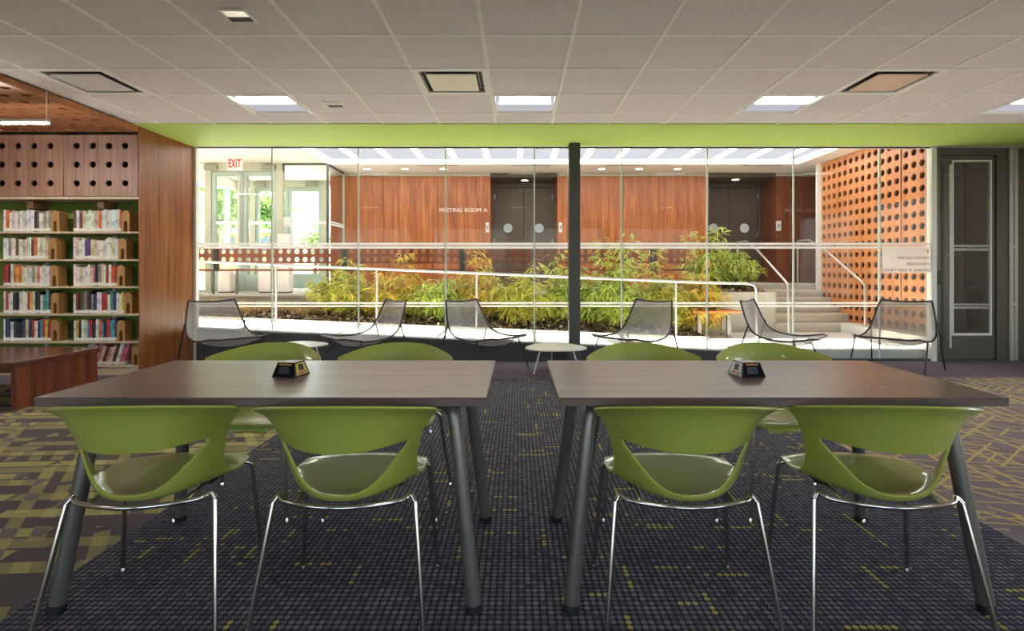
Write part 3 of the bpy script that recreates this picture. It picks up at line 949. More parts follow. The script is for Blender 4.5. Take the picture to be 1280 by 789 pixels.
# ------------------------------------------------------------------ lobby shell
lc = structure('ceiling_lobby', (0, 9, ZL))
SKX0, SKX1, SKY0, SKY1 = -3.57, 5.30, 8.42, 10.18
b = MB()
b.box(XL, XR, 7.06, 7.12, ZL, ZL + .12); b.box(XL, XR, 8.1, SKY0, ZL, ZL + .12); b.box(4.0, XR, 7.12, 8.1, ZL, ZL + .12); b.box(XL, XR, SKY1, 13.2, ZL, ZL + .12); b.box(XL, SKX0, SKY0, SKY1, ZL, ZL + .12); b.box(SKX1, XR, SKY0, SKY1, ZL, ZL + .12)
b.build('ceiling_board', M['lobby_white'], lc)
sk = structure('window_6', (0, 7.7, ZL))  # unseen roof slot, added so that sun falls on the ramp
for k in range(9):
    x0 = XL + k * (4.0 - XL) / 9; x1 = XL + (k + 1) * (4.0 - XL) / 9
    MB().box(x0 + .03, x1 - .03, 7.12, 8.1, ZL + .06, ZL + .07).build('roof_pane', M['glass'], sk)
    MB().box(x1 - .03, x1 + .03, 7.12, 8.1, ZL + .02, ZL + .1).build('glazing_bar', M['frame_white'], sk)
lum = thing('luminous_ceiling', 'luminous lobby ceiling of pale diffusers between bright strips', 'light', (0.9, 8.8, ZL))
bx = SKX0 + .45
edges = [SKX0 + .12]
k = 0
beams = []
while True:
    x = -0.555 + .6 * (k - 5)
    if x > SKX1 - .25: break
    if x > SKX0 + .2: beams.append(x)
    k += 1
prev = SKX0 + .12
for x in beams + [None]:
    x1 = (x - .045) if x is not None else SKX1 - .12
    MB().box(prev + .002, x1 - .002, SKY0 + .12, SKY1 - .12, ZL + .06, ZL + .08).build('diffuser_panel', M['panel_light'], lum)
    if x is not None:
        MB().box(x - .045, x + .045, SKY0 + .12, SKY1 - .12, ZL + .03, ZL + .079).build('light_strip', M['strip_light'], lum)
        prev = x + .045
for (a0, a1, c0, c1) in ((SKX0, SKX1, SKY0, SKY0 + .12), (SKX0, SKX1, SKY1 - .12, SKY1), (SKX0, SKX0 + .12, SKY0 + .12, SKY1 - .12), (SKX1 - .12, SKX1, SKY0 + .12, SKY1 - .12)):
    MB().box(a0, a1, c0, c1, ZL + .01, ZL + .08).build('light_strip', M['strip_light'], lum)

for px0, px1, nm in ((521, 572, 'first from the entrance'), (639, 688, 'second from the entrance'), (757, 807, 'third from the entrance'), (929, 979, 'before the second pair of taupe doors')):
    y = 10.32
    MB_ = MB().box((px0 - 647) / FPX * y, (px1 - 647) / FPX * y, y - .02, y + .02, ZL - .004, ZL + .01)
    tag(MB_.build('slot_diffuser', M['slot_dark']), 'thin dark slot diffuser in the lobby ceiling, ' + nm, 'vent', 'lobby slot diffusers')
for px, nm in ((459, 'first'), (506, 'second'), (554, 'third'), (752, 'fourth'), (799, 'fifth'), (847, 'sixth')):
    y = 10.66; x = (px - 647) / FPX * y
    o = thing('downlight', 'round lobby downlight, %s from the entrance along the wood wall' % nm, 'light', (x, y, ZL - .01), group='round lobby downlights')
    MB().lathe(x, y, [(.095, ZL - .006), (.095, ZL + .004)], 20).build('trim_ring', M['white'], o)
    MB().lathe(x, y, [(.07, ZL - .008), (.07, ZL - .0065)], 20).build('lens', M['downlight'], o)

# raised floors
fl = structure('floor_lobby', (0, 9, 0))
MB().prism([(XL, 0), (5.72, 0), (5.72, .126), (2.6, .126), (XL, .235 + .042 * 7.6)], lambda a, bb, d: (a, d, bb), 7.07, 8.2).build('ramp', M['paving'], fl)
MB().box(2.9, 5.72, 8.2, 9.1, 0, .126).build('landing', M['paving'], fl)
MB().prism([(XL, 0), (2.9, 0), (2.9, .16), (2.6, .16), (XL, .27 + .042 * 7.6)], lambda a, bb, d: (a, d, bb), 8.2, 8.28).build('kerb', M['concrete'], fl)
MB().box(XL, 2.9, 9.34, 13.2, 0, .72).build('walkway_base', M['planter'], fl)
MB().box(XL, 2.9, 9.28, 13.2, .72, .755).build('walkway_slab', M['concrete'], fl)
MB().box(2.9, XR, 10.33, 12.2, 0, .91).build('upper_platform', M['concrete'], fl)
MB().box(5.72, XR, 7.1, 10.33, -.1, 0.0).build('corridor_floor', M['plain_carpet'], fl)
MB().box(5.42, 5.72, 7.1, 9.06, .126, .28).build('plinth', M['paving'], fl)

st = structure('stairs', (5.0, 9.6, 0))
nose = [9.06, 9.30, 9.55, 9.80, 10.06, 10.31]
zs = [.268, .415, .535, .666, .794, .91]
for i, (y, z) in enumerate(zip(nose, zs)):
    b = MB()
    y1 = nose[i + 1] + .02 if i < 5 else 10.34
    b.box(4.34, 5.7, y + .015, y1, .126 if i == 0 else zs[i - 1] - .01, z - .03)
    b.box(4.34, 5.7, y, y1, z - .03, z)
    b.build('step', M['concrete'], st)

# planter bed (lower) and the raised planter by the stairs
bed_n = (90, 12)
xs_ = np.linspace(XL + .01, 2.9, bed_n[0]); ys_ = np.linspace(8.28, 9.335, bed_n[1])
Xg, Yg = np.meshgrid(xs_, ys_, indexing='ij')
base = np.maximum(.126, .235 - .042 * Xg)
Zg = base - .01 + .20 * ((Yg - 8.28) / 1.07) + RNG.normal(0, .012, Xg.shape)
V = np.stack([Xg, Yg, Zg], -1).reshape(-1, 3)
I = np.arange(len(V)).reshape(bed_n)
F = np.stack([I[:-1, :-1], I[1:, :-1], I[1:, 1:], I[:-1, 1:]], -1).reshape(-1, 4)
bed = arrays_mesh('planting_bed', V, F, M['soil'], smooth=True)
tag(bed, 'brown mulch bed running along the ramp', 'soil', kind='stuff')

pt = thing('raised_planter', 'grey concrete raised planter beside the stairs', 'planter', (3.6, 9.7, 0))
b = MB(); b.box(2.9, 4.33, 9.06, 9.2, .126, .80); b.box(4.2, 4.33, 9.2, 10.33, .126, .80); b.box(2.9, 3.0, 9.35, 10.33, .126, .80)
b.build('planter_wall', M['planter'], pt)
n2 = (24, 18)
xs_ = np.linspace(2.95, 4.25, n2[0]); ys_ = np.linspace(9.18, 10.33, n2[1])
Xg, Yg = np.meshgrid(xs_, ys_, indexing='ij')
Zg = .80 + .12 * np.sin(np.clip((Yg - 9.18) / 1.15, 0, 1) * math.pi / 2) + RNG.normal(0, .012, Xg.shape)
V = np.stack([Xg, Yg, Zg], -1).reshape(-1, 3)
I = np.arange(len(V)).reshape(n2)
F = np.stack([I[:-1, :-1], I[1:, :-1], I[1:, 1:], I[:-1, 1:]], -1).reshape(-1, 4)
arrays_mesh('mulch', V, F, M['soil'], pt, smooth=True, kind='stuff')

# lobby walls
wf = structure('wall_far', (0, 11.1, 0))
WY = 11.1
def panels(x0, x1, n, zb, mat):
    dx = (x1 - x0) / n
    for i in range(n):
        MB().box(x0 + i * dx + .003, x0 + (i + 1) * dx - .003, WY, WY + .03, zb, 3.10).build('panel', mat, wf)
panels(-3.85, -.56, 3, .755, M['lobby_wood'])
panels(.82, 2.9, 2, .755, M['lobby_wood'])
panels(2.906, 3.93, 1, .91, M['lobby_wood'])
panels(5.31, 6.3, 1, .91, M['dark_wood'])
b = MB()
for (x0, x1, zb) in ((-3.85, -.58, .755), (.84, 3.91, .76), (5.33, XR, .91)):
    b.box(x0, x1, WY + .032, 11.95, zb, ZL)
b.build('core', M['white'], wf)
for x0, x1 in ((-3.85, -.56), (.82, 3.93), (5.31, 6.3)):
    MB().box(x0, x1, WY - .012, WY + .032, 3.105, 3.145).build('head_trim', M['frame_sage'], wf)
for x, mt in ((-.58, 'lobby_wood'), (.82, 'lobby_wood'), (3.91, 'lobby_wood'), (5.31, 'dark_wood')):
    MB().box(x, x + .02, WY + .03, 11.9, .755 if x < 3 else .91, 3.10).build('return_panel', M[mt], wf)
b = MB(); b.box(-.56, .82, 11.1, 12.0, 3.08, ZL - .002); b.box(3.93, 5.31, 11.1, 12.0, 3.08, ZL - .002)
b.build('recess_soffit', M['door_dark'], wf)
MB().box(XL, XR, 12.16, 12.2, 0, 3.2).build('shaft_wall', M['white'], wf) if False else None
w = MB().box(-3.9, XR, 12.05, 12.15, 0, ZL).build('wall_rear', M['white']); w['kind'] = 'structure'
w = MB().box(XL - .1, XL, 7.06, 9.9, 0, ZL).build('wall_lobby_left', M['white']); w['kind'] = 'structure'  # unseen white wall added to bounce light within the lobby
words('MEETING ROOM A', 0.115, (P(549.5, 0, WY)[0], WY - .006, P(0, 265, WY)[2]), M['letters_white'], wf, 'LEFT', .004)
words('MEETING ROOM B', 0.095, (P(981, 0, WY)[0], WY - .006, P(0, 265, WY)[2]), M['letters_dim'], wf, 'LEFT', .004)

def double_door(name, x0, x1, zb, zt, mat, label):
    o = structure(name, ((x0 + x1) / 2, 11.85, zb))
    y = 11.82
    b = MB(); b.box(x0, x0 + .05, y - .02, y + .08, zb, 3.08); b.box(x1 - .05, x1, y - .02, y + .08, zb, 3.08); b.box(x0 + .05, x1 - .05, y - .02, y + .08, zt, 3.08)
    b.build('frame', mat, o)
    xm = (x0 + x1) / 2
    for s, (a0, a1) in ((1, (x0 + .053, xm - .003)), (-1, (xm + .003, x1 - .053))):
        lf = MB().box(a0, a1, y, y + .045, zb + .01, zt - .006, b=.003).build('leaf', mat, o)
        cx = xm - s * .34; cz = 2.09
        MB().prism([(cx + .105 * math.cos(a), cz + .105 * math.sin(a)) for a in np.linspace(0, 2 * math.pi, 25)[:-1]], lambda a, bb, d: (a, d, bb), y - .012, y - .002).build('porthole', M['porthole'], lf)
        ring = MB(); ring.tube([(cx + .112 * math.cos(a), y - .008, cz + .112 * math.sin(a)) for a in np.linspace(0, 2 * math.pi, 25)[:-1]], .012, 8, closed=True)
        ring.build('porthole_ring', mat, lf)
        xe = a0 if s > 0 else a1
        for z in (zb + .25, zb + 1.0, zt - .25):
            MB().box(xe - .012, xe + .012, y - .01, y - .001, z, z + .1).build('hinge', M['steel'], lf)
    return o
double_door('door_2', -.56, .82, .755, 2.98, M['door_brown'], '')
double_door('door_3', 3.93, 5.31, .91, 2.98, M['door_dark'], '')
o = thing('downlight', 'round downlight over the taupe doors by the meeting room lettering', 'light', (0.15, 11.45, 3.07))
MB().lathe(.15, 11.45, [(.09, 3.072), (.09, 3.08)], 20).build('trim_ring', M['white'], o); MB().lathe(.15, 11.45, [(.07, 3.068), (.07, 3.0715)], 20).build('lens', M['downlight'], o)
o = thing('downlight', 'round downlight over the darker doors by the stairs', 'light', (4.58, 11.35, 3.07))
MB().lathe(4.58, 11.35, [(.09, 3.072), (.09, 3.08)], 20).build('trim_ring', M['white'], o); MB().lathe(4.58, 11.35, [(.07, 3.068), (.07, 3.0715)], 20).build('lens', M['downlight'], o)
# small wall plates
def plate(name, x, z, w_, h_, label, cat, y=WY, mat='label_white'):
    o = thing(name, label, cat, (x, y, z))
    MB().box(x - w_ / 2, x + w_ / 2, y - .016, y - .001, z, z + h_, b=.003).build('cover', M[mat], o)
    MB().box(x - w_ * .2, x + w_ * .2, y - .021, y - .0165, z + h_ * .3, z + h_ * .7).build('switch', M['closer'], o)
plate('wall_switch', -.62, 1.95, .07, .20, 'pale switch plate on the wood wall beside the lettered doors', 'switch')
plate('wall_switch', .88, 1.95, .07, .20, 'pale switch plate on the wood wall across the lettered doors', 'switch')
plate('wall_switch', 5.36, 1.98, .10, .20, 'white control plate on the dark wood by the stair top', 'switch')
plate('wall_outlet', 5.75, 1.12, .06, .10, 'small black outlet low on the dark wood panel', 'outlet', mat='black')

# perforated wall on the right
pw = structure('wall_perforated', (5.7, 8.7, 0))
PX = 5.70
zc = [2.15 + .179 * k for k in range(-10, 6)]
zb_edges = [zc[0] - .0895] + [z + .0895 for z in zc]
yc1 = [7.61 - .163 * 2, 7.61 - .163, 7.61, 7.77, 7.93]
yc2 = [8.12 + .1608 * k for k in range(13)]
for ycs in (yc1, yc2):
    e = [ycs[0] - .08] + [(ycs[i] + ycs[i + 1]) / 2 for i in range(len(ycs) - 1)] + [ycs[-1] + .083]
    MB().perf(e, zb_edges, .052, .03, lambda a, bb, d: (PX + d, a, bb), 16).build('perforated_panel', M['perf_wood'], pw)
MB().box(PX + .16, PX + .2, 7.1, 10.2, 0, ZL).build('backing', M['void'], pw)
MB().box(PX, PX + .16, 7.1, 10.2, 0, zb_edges[0]).build('wall_base', M['paving'], pw)
MB().box(PX, PX + .03, 7.1, 10.15, zb_edges[-1], ZL).build('head_trim', M['perf_wood'], pw)
MB().box(PX - .07, PX + .2, 10.145, 10.2, .8, ZL).build('end_trim', M['frame_white'], pw)

# handrails
def handrail(name, label, pts, r, posts, group=None):
    o = thing(name, label, 'handrail', posts[0][0])
    MB().tube(pts, r, 10).build('rail', M['steel'], o)
    for (a, c) in posts:
        MB().tube([a, c], r * .85, 10).build('post', M['steel'], o)
RY = 8.24
def rz_(x): return ramp_z(x) + .86
pts = [(x, RY, rz_(x)) for x in (-7.4, -5, -3, -1, 1, 2.55)] + [(3.0, RY, .975), (3.5, RY, .965), (3.6, RY, .94), (3.64, RY, .88), (3.645, RY, .5), (3.645, RY, .126)]
posts = [((x, RY, ramp_z(x) + .03), (x, RY, rz_(x) - .01)) for x in ((345 - 647) / FPX * RY, (471 - 647) / FPX * RY, (595.6 - 647) / FPX * RY, (720 - 647) / FPX * RY, (845 - 647) / FPX * RY)]
handrail('handrail', 'long steel handrail sloping down along the ramp', pts, .019, posts)
handrail('handrail', 'steel stair handrail beside the concrete planter', [(4.36, 8.70, .126), (4.36, 8.70, .90), (4.36, 8.72, .95), (4.36, 9.90, 1.575), (4.36, 10.3, 1.72), (4.36, 10.7, 1.72)], .019,
         [((4.36, 10.7, .91), (4.36, 10.7, 1.72))])
handrail('handrail', 'steel stair handrail beside the perforated wood wall', [(5.5, 8.55, .28), (5.5, 8.55, .90), (5.5, 8.57, .95), (5.5, 9.75, 1.58), (5.5, 10.2, 1.74), (5.5, 10.6, 1.74)], .019,
         [((5.5, 10.6, .91), (5.5, 10.6, 1.74))])

# perforated guard screen along the walkway
gs = thing('guard_screen', 'low reddish wood guard screen with two rows of holes along the walkway', 'railing', (-1.3, 9.35, .755))
GYY = 9.36
def zy(py): return EYE + (338 - py) * GYY / FPX
pxs = [(238, 266.5), (274, 427), (434, 574.5), (581.5, 812.5), (820, 857)]
for a, c in pxs:
    x0 = (a - 647) / FPX * GYY; x1 = (c - 647) / FPX * GYY
    n = max(2, round((x1 - x0) / .139))
    MB().perf(list(np.linspace(x0, x1, n + 1)), [zy(329.5), zy(319.3), zy(309.5)], .042, .02, lambda q, bb, d: (q, GYY + d, bb), 16).build('perforated_board', M['rail_wood'], gs)
    MB().box(x0, x1, GYY, GYY + .03, zy(339), zy(336.3)).build('bottom_rail', M['rail_wood'], gs)
MB().box((238 - 647) / FPX * GYY, (857 - 647) / FPX * GYY, GYY - .015, GYY + .045, zy(309.3), zy(307.6)).build('top_rail', M['steel'], gs)
for px in (270, 430.5, 578, 816.3):
    x = (px - 647) / FPX * GYY
    MB().box(x - .048, x + .048, GYY - .008, GYY + .03, zy(339), zy(309.5)).build('bracket_plate', M['black'], gs)
for px in (266, 295.5, 430, 578, 700, 816):
    x = (px - 647) / FPX * GYY
    MB().box(x - .018, x + .018, GYY + .005, GYY + .03, .755, zy(339)).build('post', M['frame_dark'], gs)

# bench at the end of the planting bed
bn = thing('bench', 'small reddish timber bench by the end of the planting bed', 'bench', (3.15, 8.6, .126))
for k in range(3):
    MB().box(2.72, 3.46, 8.36 + k * .15, 8.50 + k * .15, .50, .54, b=.004).build('slat', M['teak'], bn)
for x in (2.84, 3.30):
    MB().box(x - .03, x + .03, 8.42, 8.47, .126, .50).build('leg', M['leg_grey'], bn)
    MB().box(x - .03, x + .03, 8.66, 8.71, .126, .50).build('leg', M['leg_grey'], bn)

# entrance vestibule
def storefront(name, y, posts, zb, leaves, closers, header=(3.02, ZL), label=None):
    o = structure(name, ((posts[0][0] + posts[-1][1]) / 2, y, zb))
    for a, c in posts:
        MB().box(a, c, y, y + .1, zb, ZL - .002).build('post', M['frame_sage'], o)
    MB().box(posts[0][0], posts[-1][1], y - .005, y + .105, header[0], header[1] - .002).build('header', M['frame_sage'], o)
    for (a, c) in leaves:
        lf = MB(); lf.box(a, a + .07, y + .02, y + .07, zb + .01, header[0] - .005); lf.box(c - .07, c, y + .02, y + .07, zb + .01, header[0] - .005)
        lf.box(a + .07, c - .07, y + .02, y + .07, zb + .01, zb + .34); lf.box(a + .07, c - .07, y + .02, y + .07, header[0] - .09, header[0] - .005)
        l = lf.build('leaf', M['frame_aqua'], o)
        MB().box(a + .07, c - .07, y + .04, y + .05, zb + .34, header[0] - .09).build('pane', M['glass'], l)
        MB().box(a + .07, c - .07, y + .036, y + .039, 2.03, 2.09).build('frosted_stripe', M['film'], l)
    for (x, w_) in closers:
        MB().box(x - w_ / 2, x + w_ / 2, y - .07, y - .006, header[0] + .02, header[0] + .11, b=.006).build('door_closer', M['closer'], o)
    return o
EY = 10.1
def ex(px): return (px - 647) / FPX * EY
s1 = storefront('door_4', EY, [(ex(256), ex(263.5)), (ex(345), ex(353))], .755, [(ex(264), ex(304)), (ex(304.5), ex(344.5))], [(ex(265), .24), (ex(337), .25)])
MB().tube([(ex(300), EY - .05, 1.3), (ex(300), EY - .05, 2.95)], .014, 8).build('pull_handle', M['steel'], s1)
MB().tube([(ex(308), EY - .05, 1.3), (ex(308), EY - .05, 2.95)], .014, 8).build('pull_handle', M['steel'], s1)
IY = 12.1
def ix_(px): return (px - 647) / FPX * IY
storefront('door_5', IY, [(ix_(296), ix_(302)), (ix_(312), ix_(319)), (ix_(402), ix_(410))], .755, [(ix_(319.5), ix_(359.5)), (ix_(360), ix_(401.5))], [(ix_(325), .26), (ix_(390), .26)])
vg = structure('window_2', (-3.9, EY, .755))
MB().box(ex(353), -3.57, EY + .03, EY + .045, .76, ZL - .03).build('pane', M['glass'], vg)
MB().box(-3.57, -3.555, EY + .05, WY - .015, .76, ZL - .03).build('pane', M['glass'], vg)
MB().box(ex(353), -3.55, EY + .02, EY + .05, ZL - .03, ZL - .002).build('head_channel', M['column'], vg)
MB().box(-3.58, -3.55, EY + .05, WY - .015, ZL - .03, ZL - .002).build('head_channel', M['column'], vg)
MB().box(-3.58, -3.55, EY + .015, EY + .05, .755, ZL - .03).build('corner_bead', M['column'], vg)
MB().box(-3.58, -3.545, WY - .05, WY - .015, .755, ZL - .03).build('end_frame', M['frame_sage'], vg)
MB().box(ex(353), -3.58, EY + .026, EY + .029, 2.03, 2.09).build('frosted_stripe', M['film'], vg)
MB().box(-3.553, -3.551, EY + .1, WY - .06, 2.03, 2.06).build('frosted_stripe', M['film'], vg)
MB().box(-3.553, -3.551, EY + .1, WY - .06, 2.075, 2.105).build('frosted_stripe', M['film'], vg)
# glazing left of the entrance
vw = structure('window_3', (-6.5, EY, .755))
MB().box(XL, ex(256), EY + .03, EY + .045, .8, 2.95).build('pane', M['glass'], vw)
MB().box(XL, ex(256), EY, EY + .1, 2.95, ZL - .002).build('bulkhead', M['white'], vw)
MB().box(XL, ex(256), EY, EY + .1, .755, .8).build('sill', M['frame_sage'], vw)
# side glazing between the two door lines, toward the street
vs2 = structure('window_4', (-6.6, 11, .755))
for k in range(2):
    y0 = EY + .1 + k * .95
    MB().box(ix_(296) - .02, ix_(296) - .005, y0 + .05, y0 + .93, .8, 2.9).build('pane', M['glass'], vs2)
    MB().box(ix_(296) - .04, ix_(296), y0, y0 + .05, .755, 2.95).build('post', M['frame_sage'], vs2)
MB().box(ix_(296) - .05, ix_(296), EY + .1, IY, 2.95, ZL - .002).build('bulkhead', M['white'], vs2)
vp = structure('window_5', (-4.1, IY, .755))
MB().box(ix_(410), -3.86, IY + .03, IY + .045, .8, ZL - .1).build('pane', M['glass'], vp)
MB().box(ix_(410), -3.86, IY, IY + .1, ZL - .1, ZL - .002).build('head_frame', M['frame_sage'], vp)
o = thing('downlight', 'round downlight inside the glass vestibule', 'light', (-4.05, 11.0, ZL - .01))
MB().lathe(-4.05, 10.95, [(.09, ZL - .006), (.09, ZL + .002)], 20).build('trim_ring', M['white'], o); MB().lathe(-4.05, 10.95, [(.07, ZL - .008), (.07, ZL - .0065)], 20).build('lens', M['downlight'], o)

# EXIT sign
XY = 9.75
x0, _, z1 = P(284, 197, XY); x1, _, z0 = P(302.5, 213, XY)
xs = thing('exit_sign', 'white exit sign with red letters hanging from the lobby ceiling', 'sign', ((x0 + x1) / 2, XY, z0))
MB().box(x0, x1, XY, XY + .03, z0, z1, b=.004).build('sign_face', M['exit_white'], xs)
MB().box(x0 - .03, x1 + .03, XY - .005, XY + .035, z1, z1 + .02).build('canopy', M['frame_white'], xs)
MB().tube([((x0 + x1) / 2, XY + .015, z1 + .015), ((x0 + x1) / 2, XY + .015, ZL - .001)], .012, 8).build('stem', M['frame_white'], xs)
tx = text_mesh('lettering', 'EXIT', .20, ((x0 + x1) / 2, XY - .003, z0 + .055), M['exit_red'], xs, 'CENTER', .001, bold=.004)
tx.scale = (.56, 1.05, 1)

# pale boxes inside the entrance
def pedestal(px0, px1, ptop, y, label, mat):
    x0 = (px0 - 647) / FPX * y; x1 = (px1 - 647) / FPX * y
    z = EYE + (338 - ptop) * y / FPX
    o = thing('pedestal', label, 'pedestal', ((x0 + x1) / 2, y, .755), group='pale pedestals by the entrance')
    MB().box(x0, x1, y, y + .2, .775, z, b=.008).build('cabinet', M[mat], o)
    MB().box(x0 + .01, x1 - .01, y + .01, y + .19, .755, .775).build('plinth', M['black'], o)
pedestal(346.5, 361, 292.5, 9.8, 'tall pale pedestal in front of the vestibule glass', 'exit_white')
pedestal(322.5, 338, 329.5, 9.8, 'short white pedestal in front of the entrance doors', 'exit_white')
pedestal(272, 287, 339, 9.8, 'lowest white pedestal between the guard posts', 'exit_white')
o = tag(MB().box(ex(353.5), ex(363), EY + .014, EY + .024, zy(280) , zy(266)).build('notice', M['label_white']), 'small pale notice stuck on the vestibule glass', 'notice')

# ------------------------------------------------------------------ outside
g = MB().box(-60, 20, 13.2, 90, .5, .70).build('ground', M['asphalt']); g['kind'] = 'structure'
g = MB().box(-60, XL - .1, 7, 13.2, .5, .70).build('ground_side', M['asphalt']); g['kind'] = 'structure'

def leaf_quads(pos, dirs, L, W, droop, rng):
    """pos (n,3), dirs (n,3) unit -> two-segment leaves (2 quads)"""
    n = len(pos)
    up = np.tile(np.array([0, 0, 1.0]), (n, 1)) + rng.normal(0, .5, (n, 3))
    side = np.cross(dirs, up); side /= np.linalg.norm(side, axis=1, keepdims=True) + 1e-9
    mid = pos + dirs * (L * .5)[:, None]
    tip = pos + dirs * L[:, None] - np.array([0, 0, 1]) * (droop * L)[:, None]
    w = W[:, None] * .5
    V = np.stack([pos - side * w * .3, pos + side * w * .3, mid - side * w, mid + side * w, tip - side * w * .12, tip + side * w * .12], 1)
    F = np.array([[0, 1, 3, 2], [2, 3, 5, 4]])
    idx = (np.arange(n) * 6)[:, None, None] + F[None]
    return V.reshape(-1, 3), idx.reshape(-1, 4)


def bamboo(name, label, x, y, zb, rx, ry, h, nstem, seed, palette, tall=0, dense=1.0, group=None, cat='plant'):
    rng = np.random.default_rng(seed)
    o = thing(name, label, cat, (x, y, zb), group=group)
    pos, dirs, L, cols = [], [], [], []
    stem = MB()
    for i in range(nstem):
        a = rng.uniform(0, 2 * math.pi); r = math.sqrt(rng.uniform(0, 1))
        bx_, by_ = x + .6 * rx * r * math.cos(a), y + .6 * ry * r * math.sin(a)
        hh = h * (1 - .45 * r * r) * rng.uniform(.75, 1.05)
        if i < tall: hh = h * rng.uniform(1.2, 1.5); r *= .5
        lean = np.array([math.cos(a) * rx * .5 * r, math.sin(a) * ry * .5 * r])
        pts = []
        for t in np.linspace(0, 1, 6):
            pts.append((bx_ + lean[0] * t ** 1.6, by_ + lean[1] * t ** 1.6, zb + hh * (t - .06 * t * t)))
        if i % 3 == 0 or i < tall: stem.tube(pts, .004, 5, r_end=.0015, cap=False)
        P_ = np.array(pts)
        nn = int(30 * dense * (hh / .7))
        ts = rng.uniform(.12, 1.0, nn) ** .8
        seg = np.clip((ts * 5).astype(int), 0, 4); fr = ts * 5 - seg
        p = P_[seg] * (1 - fr)[:, None] + P_[seg + 1] * fr[:, None]
        tw = rng.uniform(0, 2 * math.pi, nn)
        tl = rng.uniform(.02, .16, nn)
        tip = p + np.stack([np.cos(tw) * tl, np.sin(tw) * tl, rng.uniform(-.02, .05, nn)], 1)
        k = 3
        for q in range(k):
            ang = tw + rng.normal(0, .7, nn)
            d = np.stack([np.cos(ang), np.sin(ang), rng.uniform(-.75, .25, nn)], 1)
            d /= np.linalg.norm(d, axis=1, keepdims=True)
            pos.append(tip); dirs.append(d); L.append(rng.uniform(.085, .165, nn))
            hgt = (tip[:, 2] - zb) / max(h, .01)
            pal = np.array(palette)
            # leaf colours drawn at random from the plant's palette, with random tone
            ci = np.clip((rng.normal(.5, .28, nn)) * len(pal), 0, len(pal) - 1).astype(int)
            c = pal[ci] * rng.uniform(.8, 1.15, (nn, 1))
            cols.append(c)
    pos = np.concatenate(pos); dirs = np.concatenate(dirs); L = np.concatenate(L); cols = np.concatenate(cols)
    V, F = leaf_quads(pos, dirs, L, L * .14, rng.uniform(.05, .45, len(L)), rng)
    C = np.repeat(np.concatenate([cols, np.ones((len(cols), 1))], 1), 6, axis=0)
    arrays_mesh('leaves', V, F, M['leaf'], o, colors=C, kind='stuff')
    stem.build('stems', M['stem'], o, kind='stuff')
    return o

def lin(*c): return list(srgb(*c)[:3])
GREEN = [lin(120, 142, 50), lin(154, 172, 66), lin(184, 196, 88), lin(206, 214, 112), lin(220, 214, 120)]
YEL = [lin(144, 154, 58), lin(188, 184, 74), lin(218, 198, 88), lin(230, 186, 78), lin(226, 160, 66)]
MIX = [lin(128, 148, 56), lin(168, 178, 70), lin(202, 198, 88), lin(222, 192, 90), lin(200, 206, 106)]
def bed_z(x, y): return max(.126, .235 - .042 * x) - .02 + .20 * (y - 8.28) / 1.07
plants = [
    (430, 8.85, .46, .36, .60, 30, MIX, 1, 'green and gold bamboo nearest the entrance end of the bed'),
    (492, 8.80, .40, .34, .62, 26, YEL, 1, 'golden bamboo behind the second lounge chair'),
    (545, 8.75, .44, .34, .56, 28, GREEN, 0, 'fresh green bamboo between the second and third lounge chairs'),
    (598, 8.95, .44, .34, .66, 28, YEL, 2, 'orange tinged bamboo behind the third lounge chair'),
    (655, 8.75, .46, .34, .66, 30, MIX, 1, 'pale green bamboo beside the charcoal column, on the entrance side'),
    (712, 8.90, .42, .36, .72, 28, GREEN, 1, 'bamboo standing behind the charcoal column'),
    (765, 8.75, .46, .36, .80, 32, GREEN, 4, 'bamboo with tall light shoots next to the charcoal column'),
    (825, 8.80, .44, .36, .74, 30, MIX, 2, 'bamboo behind the fourth lounge chair'),
    (872, 8.72, .36, .32, .72, 24, YEL, 1, 'yellowing bamboo at the bench end of the bed'),
]
for i, (px, y, rx, ry, h, ns, pal, tall, lab) in enumerate(plants):
    x = (px - 647) / FPX * y
    bamboo('bamboo_plant', lab, x, y, bed_z(x, y), rx * 1.12, ry, h * 1.32, int(ns * 1.45), 100 + i, pal, tall, 1.25, 'bamboo along the ramp')
bamboo('bamboo_plant', 'large bright green bamboo in the raised planter by the stairs', (897 - 647) / FPX * 9.65, 9.65, .84, .62, .42, .78, 52, 300, GREEN, 3, 1.2)
bamboo('bamboo_plant', 'dim green bamboo seen through the glass door', 6.9, 8.6, 0.0, .4, .3, 1.25, 22, 301, GREEN, 0, .8)
STRAW = [lin(170, 140, 92), lin(196, 164, 110), lin(210, 182, 130)]
for i, px in enumerate((262, 290, 318, 350, 380, 402)):
    y = 8.75 + .12 * (i % 2); x = (px - 647) / FPX * y
    rng = np.random.default_rng(500 + i)
    n = 260
    a = rng.uniform(0, 2 * math.pi, n); rr = np.sqrt(rng.uniform(0, 1, n)) * .2
    pos = np.stack([x + rr * np.cos(a), y + rr * np.sin(a), np.full(n, bed_z(x, y))], 1)
    d = np.stack([np.cos(a) * .45 + rng.normal(0, .25, n), np.sin(a) * .45 + rng.normal(0, .25, n), np.ones(n)], 1); d /= np.linalg.norm(d, axis=1, keepdims=True)
    L = rng.uniform(.12, .3, n)
    V, F = leaf_quads(pos, d, L, np.full(n, .011), rng.uniform(.1, .5, n), rng)
    C = np.repeat(np.concatenate([np.array(STRAW)[rng.integers(0, 3, n)], np.ones((n, 1))], 1), 6, axis=0)
    o = arrays_mesh('grass_tuft', V, F, M['leaf'], colors=C)
    nth = ('first', 'second', 'third', 'fourth', 'fifth', 'sixth')[i]
    tag(o, 'dry straw coloured grass tuft, %s along the bed from the walnut end panel' % nth, 'grass', 'dry grass tufts in the bed', kind='thing')

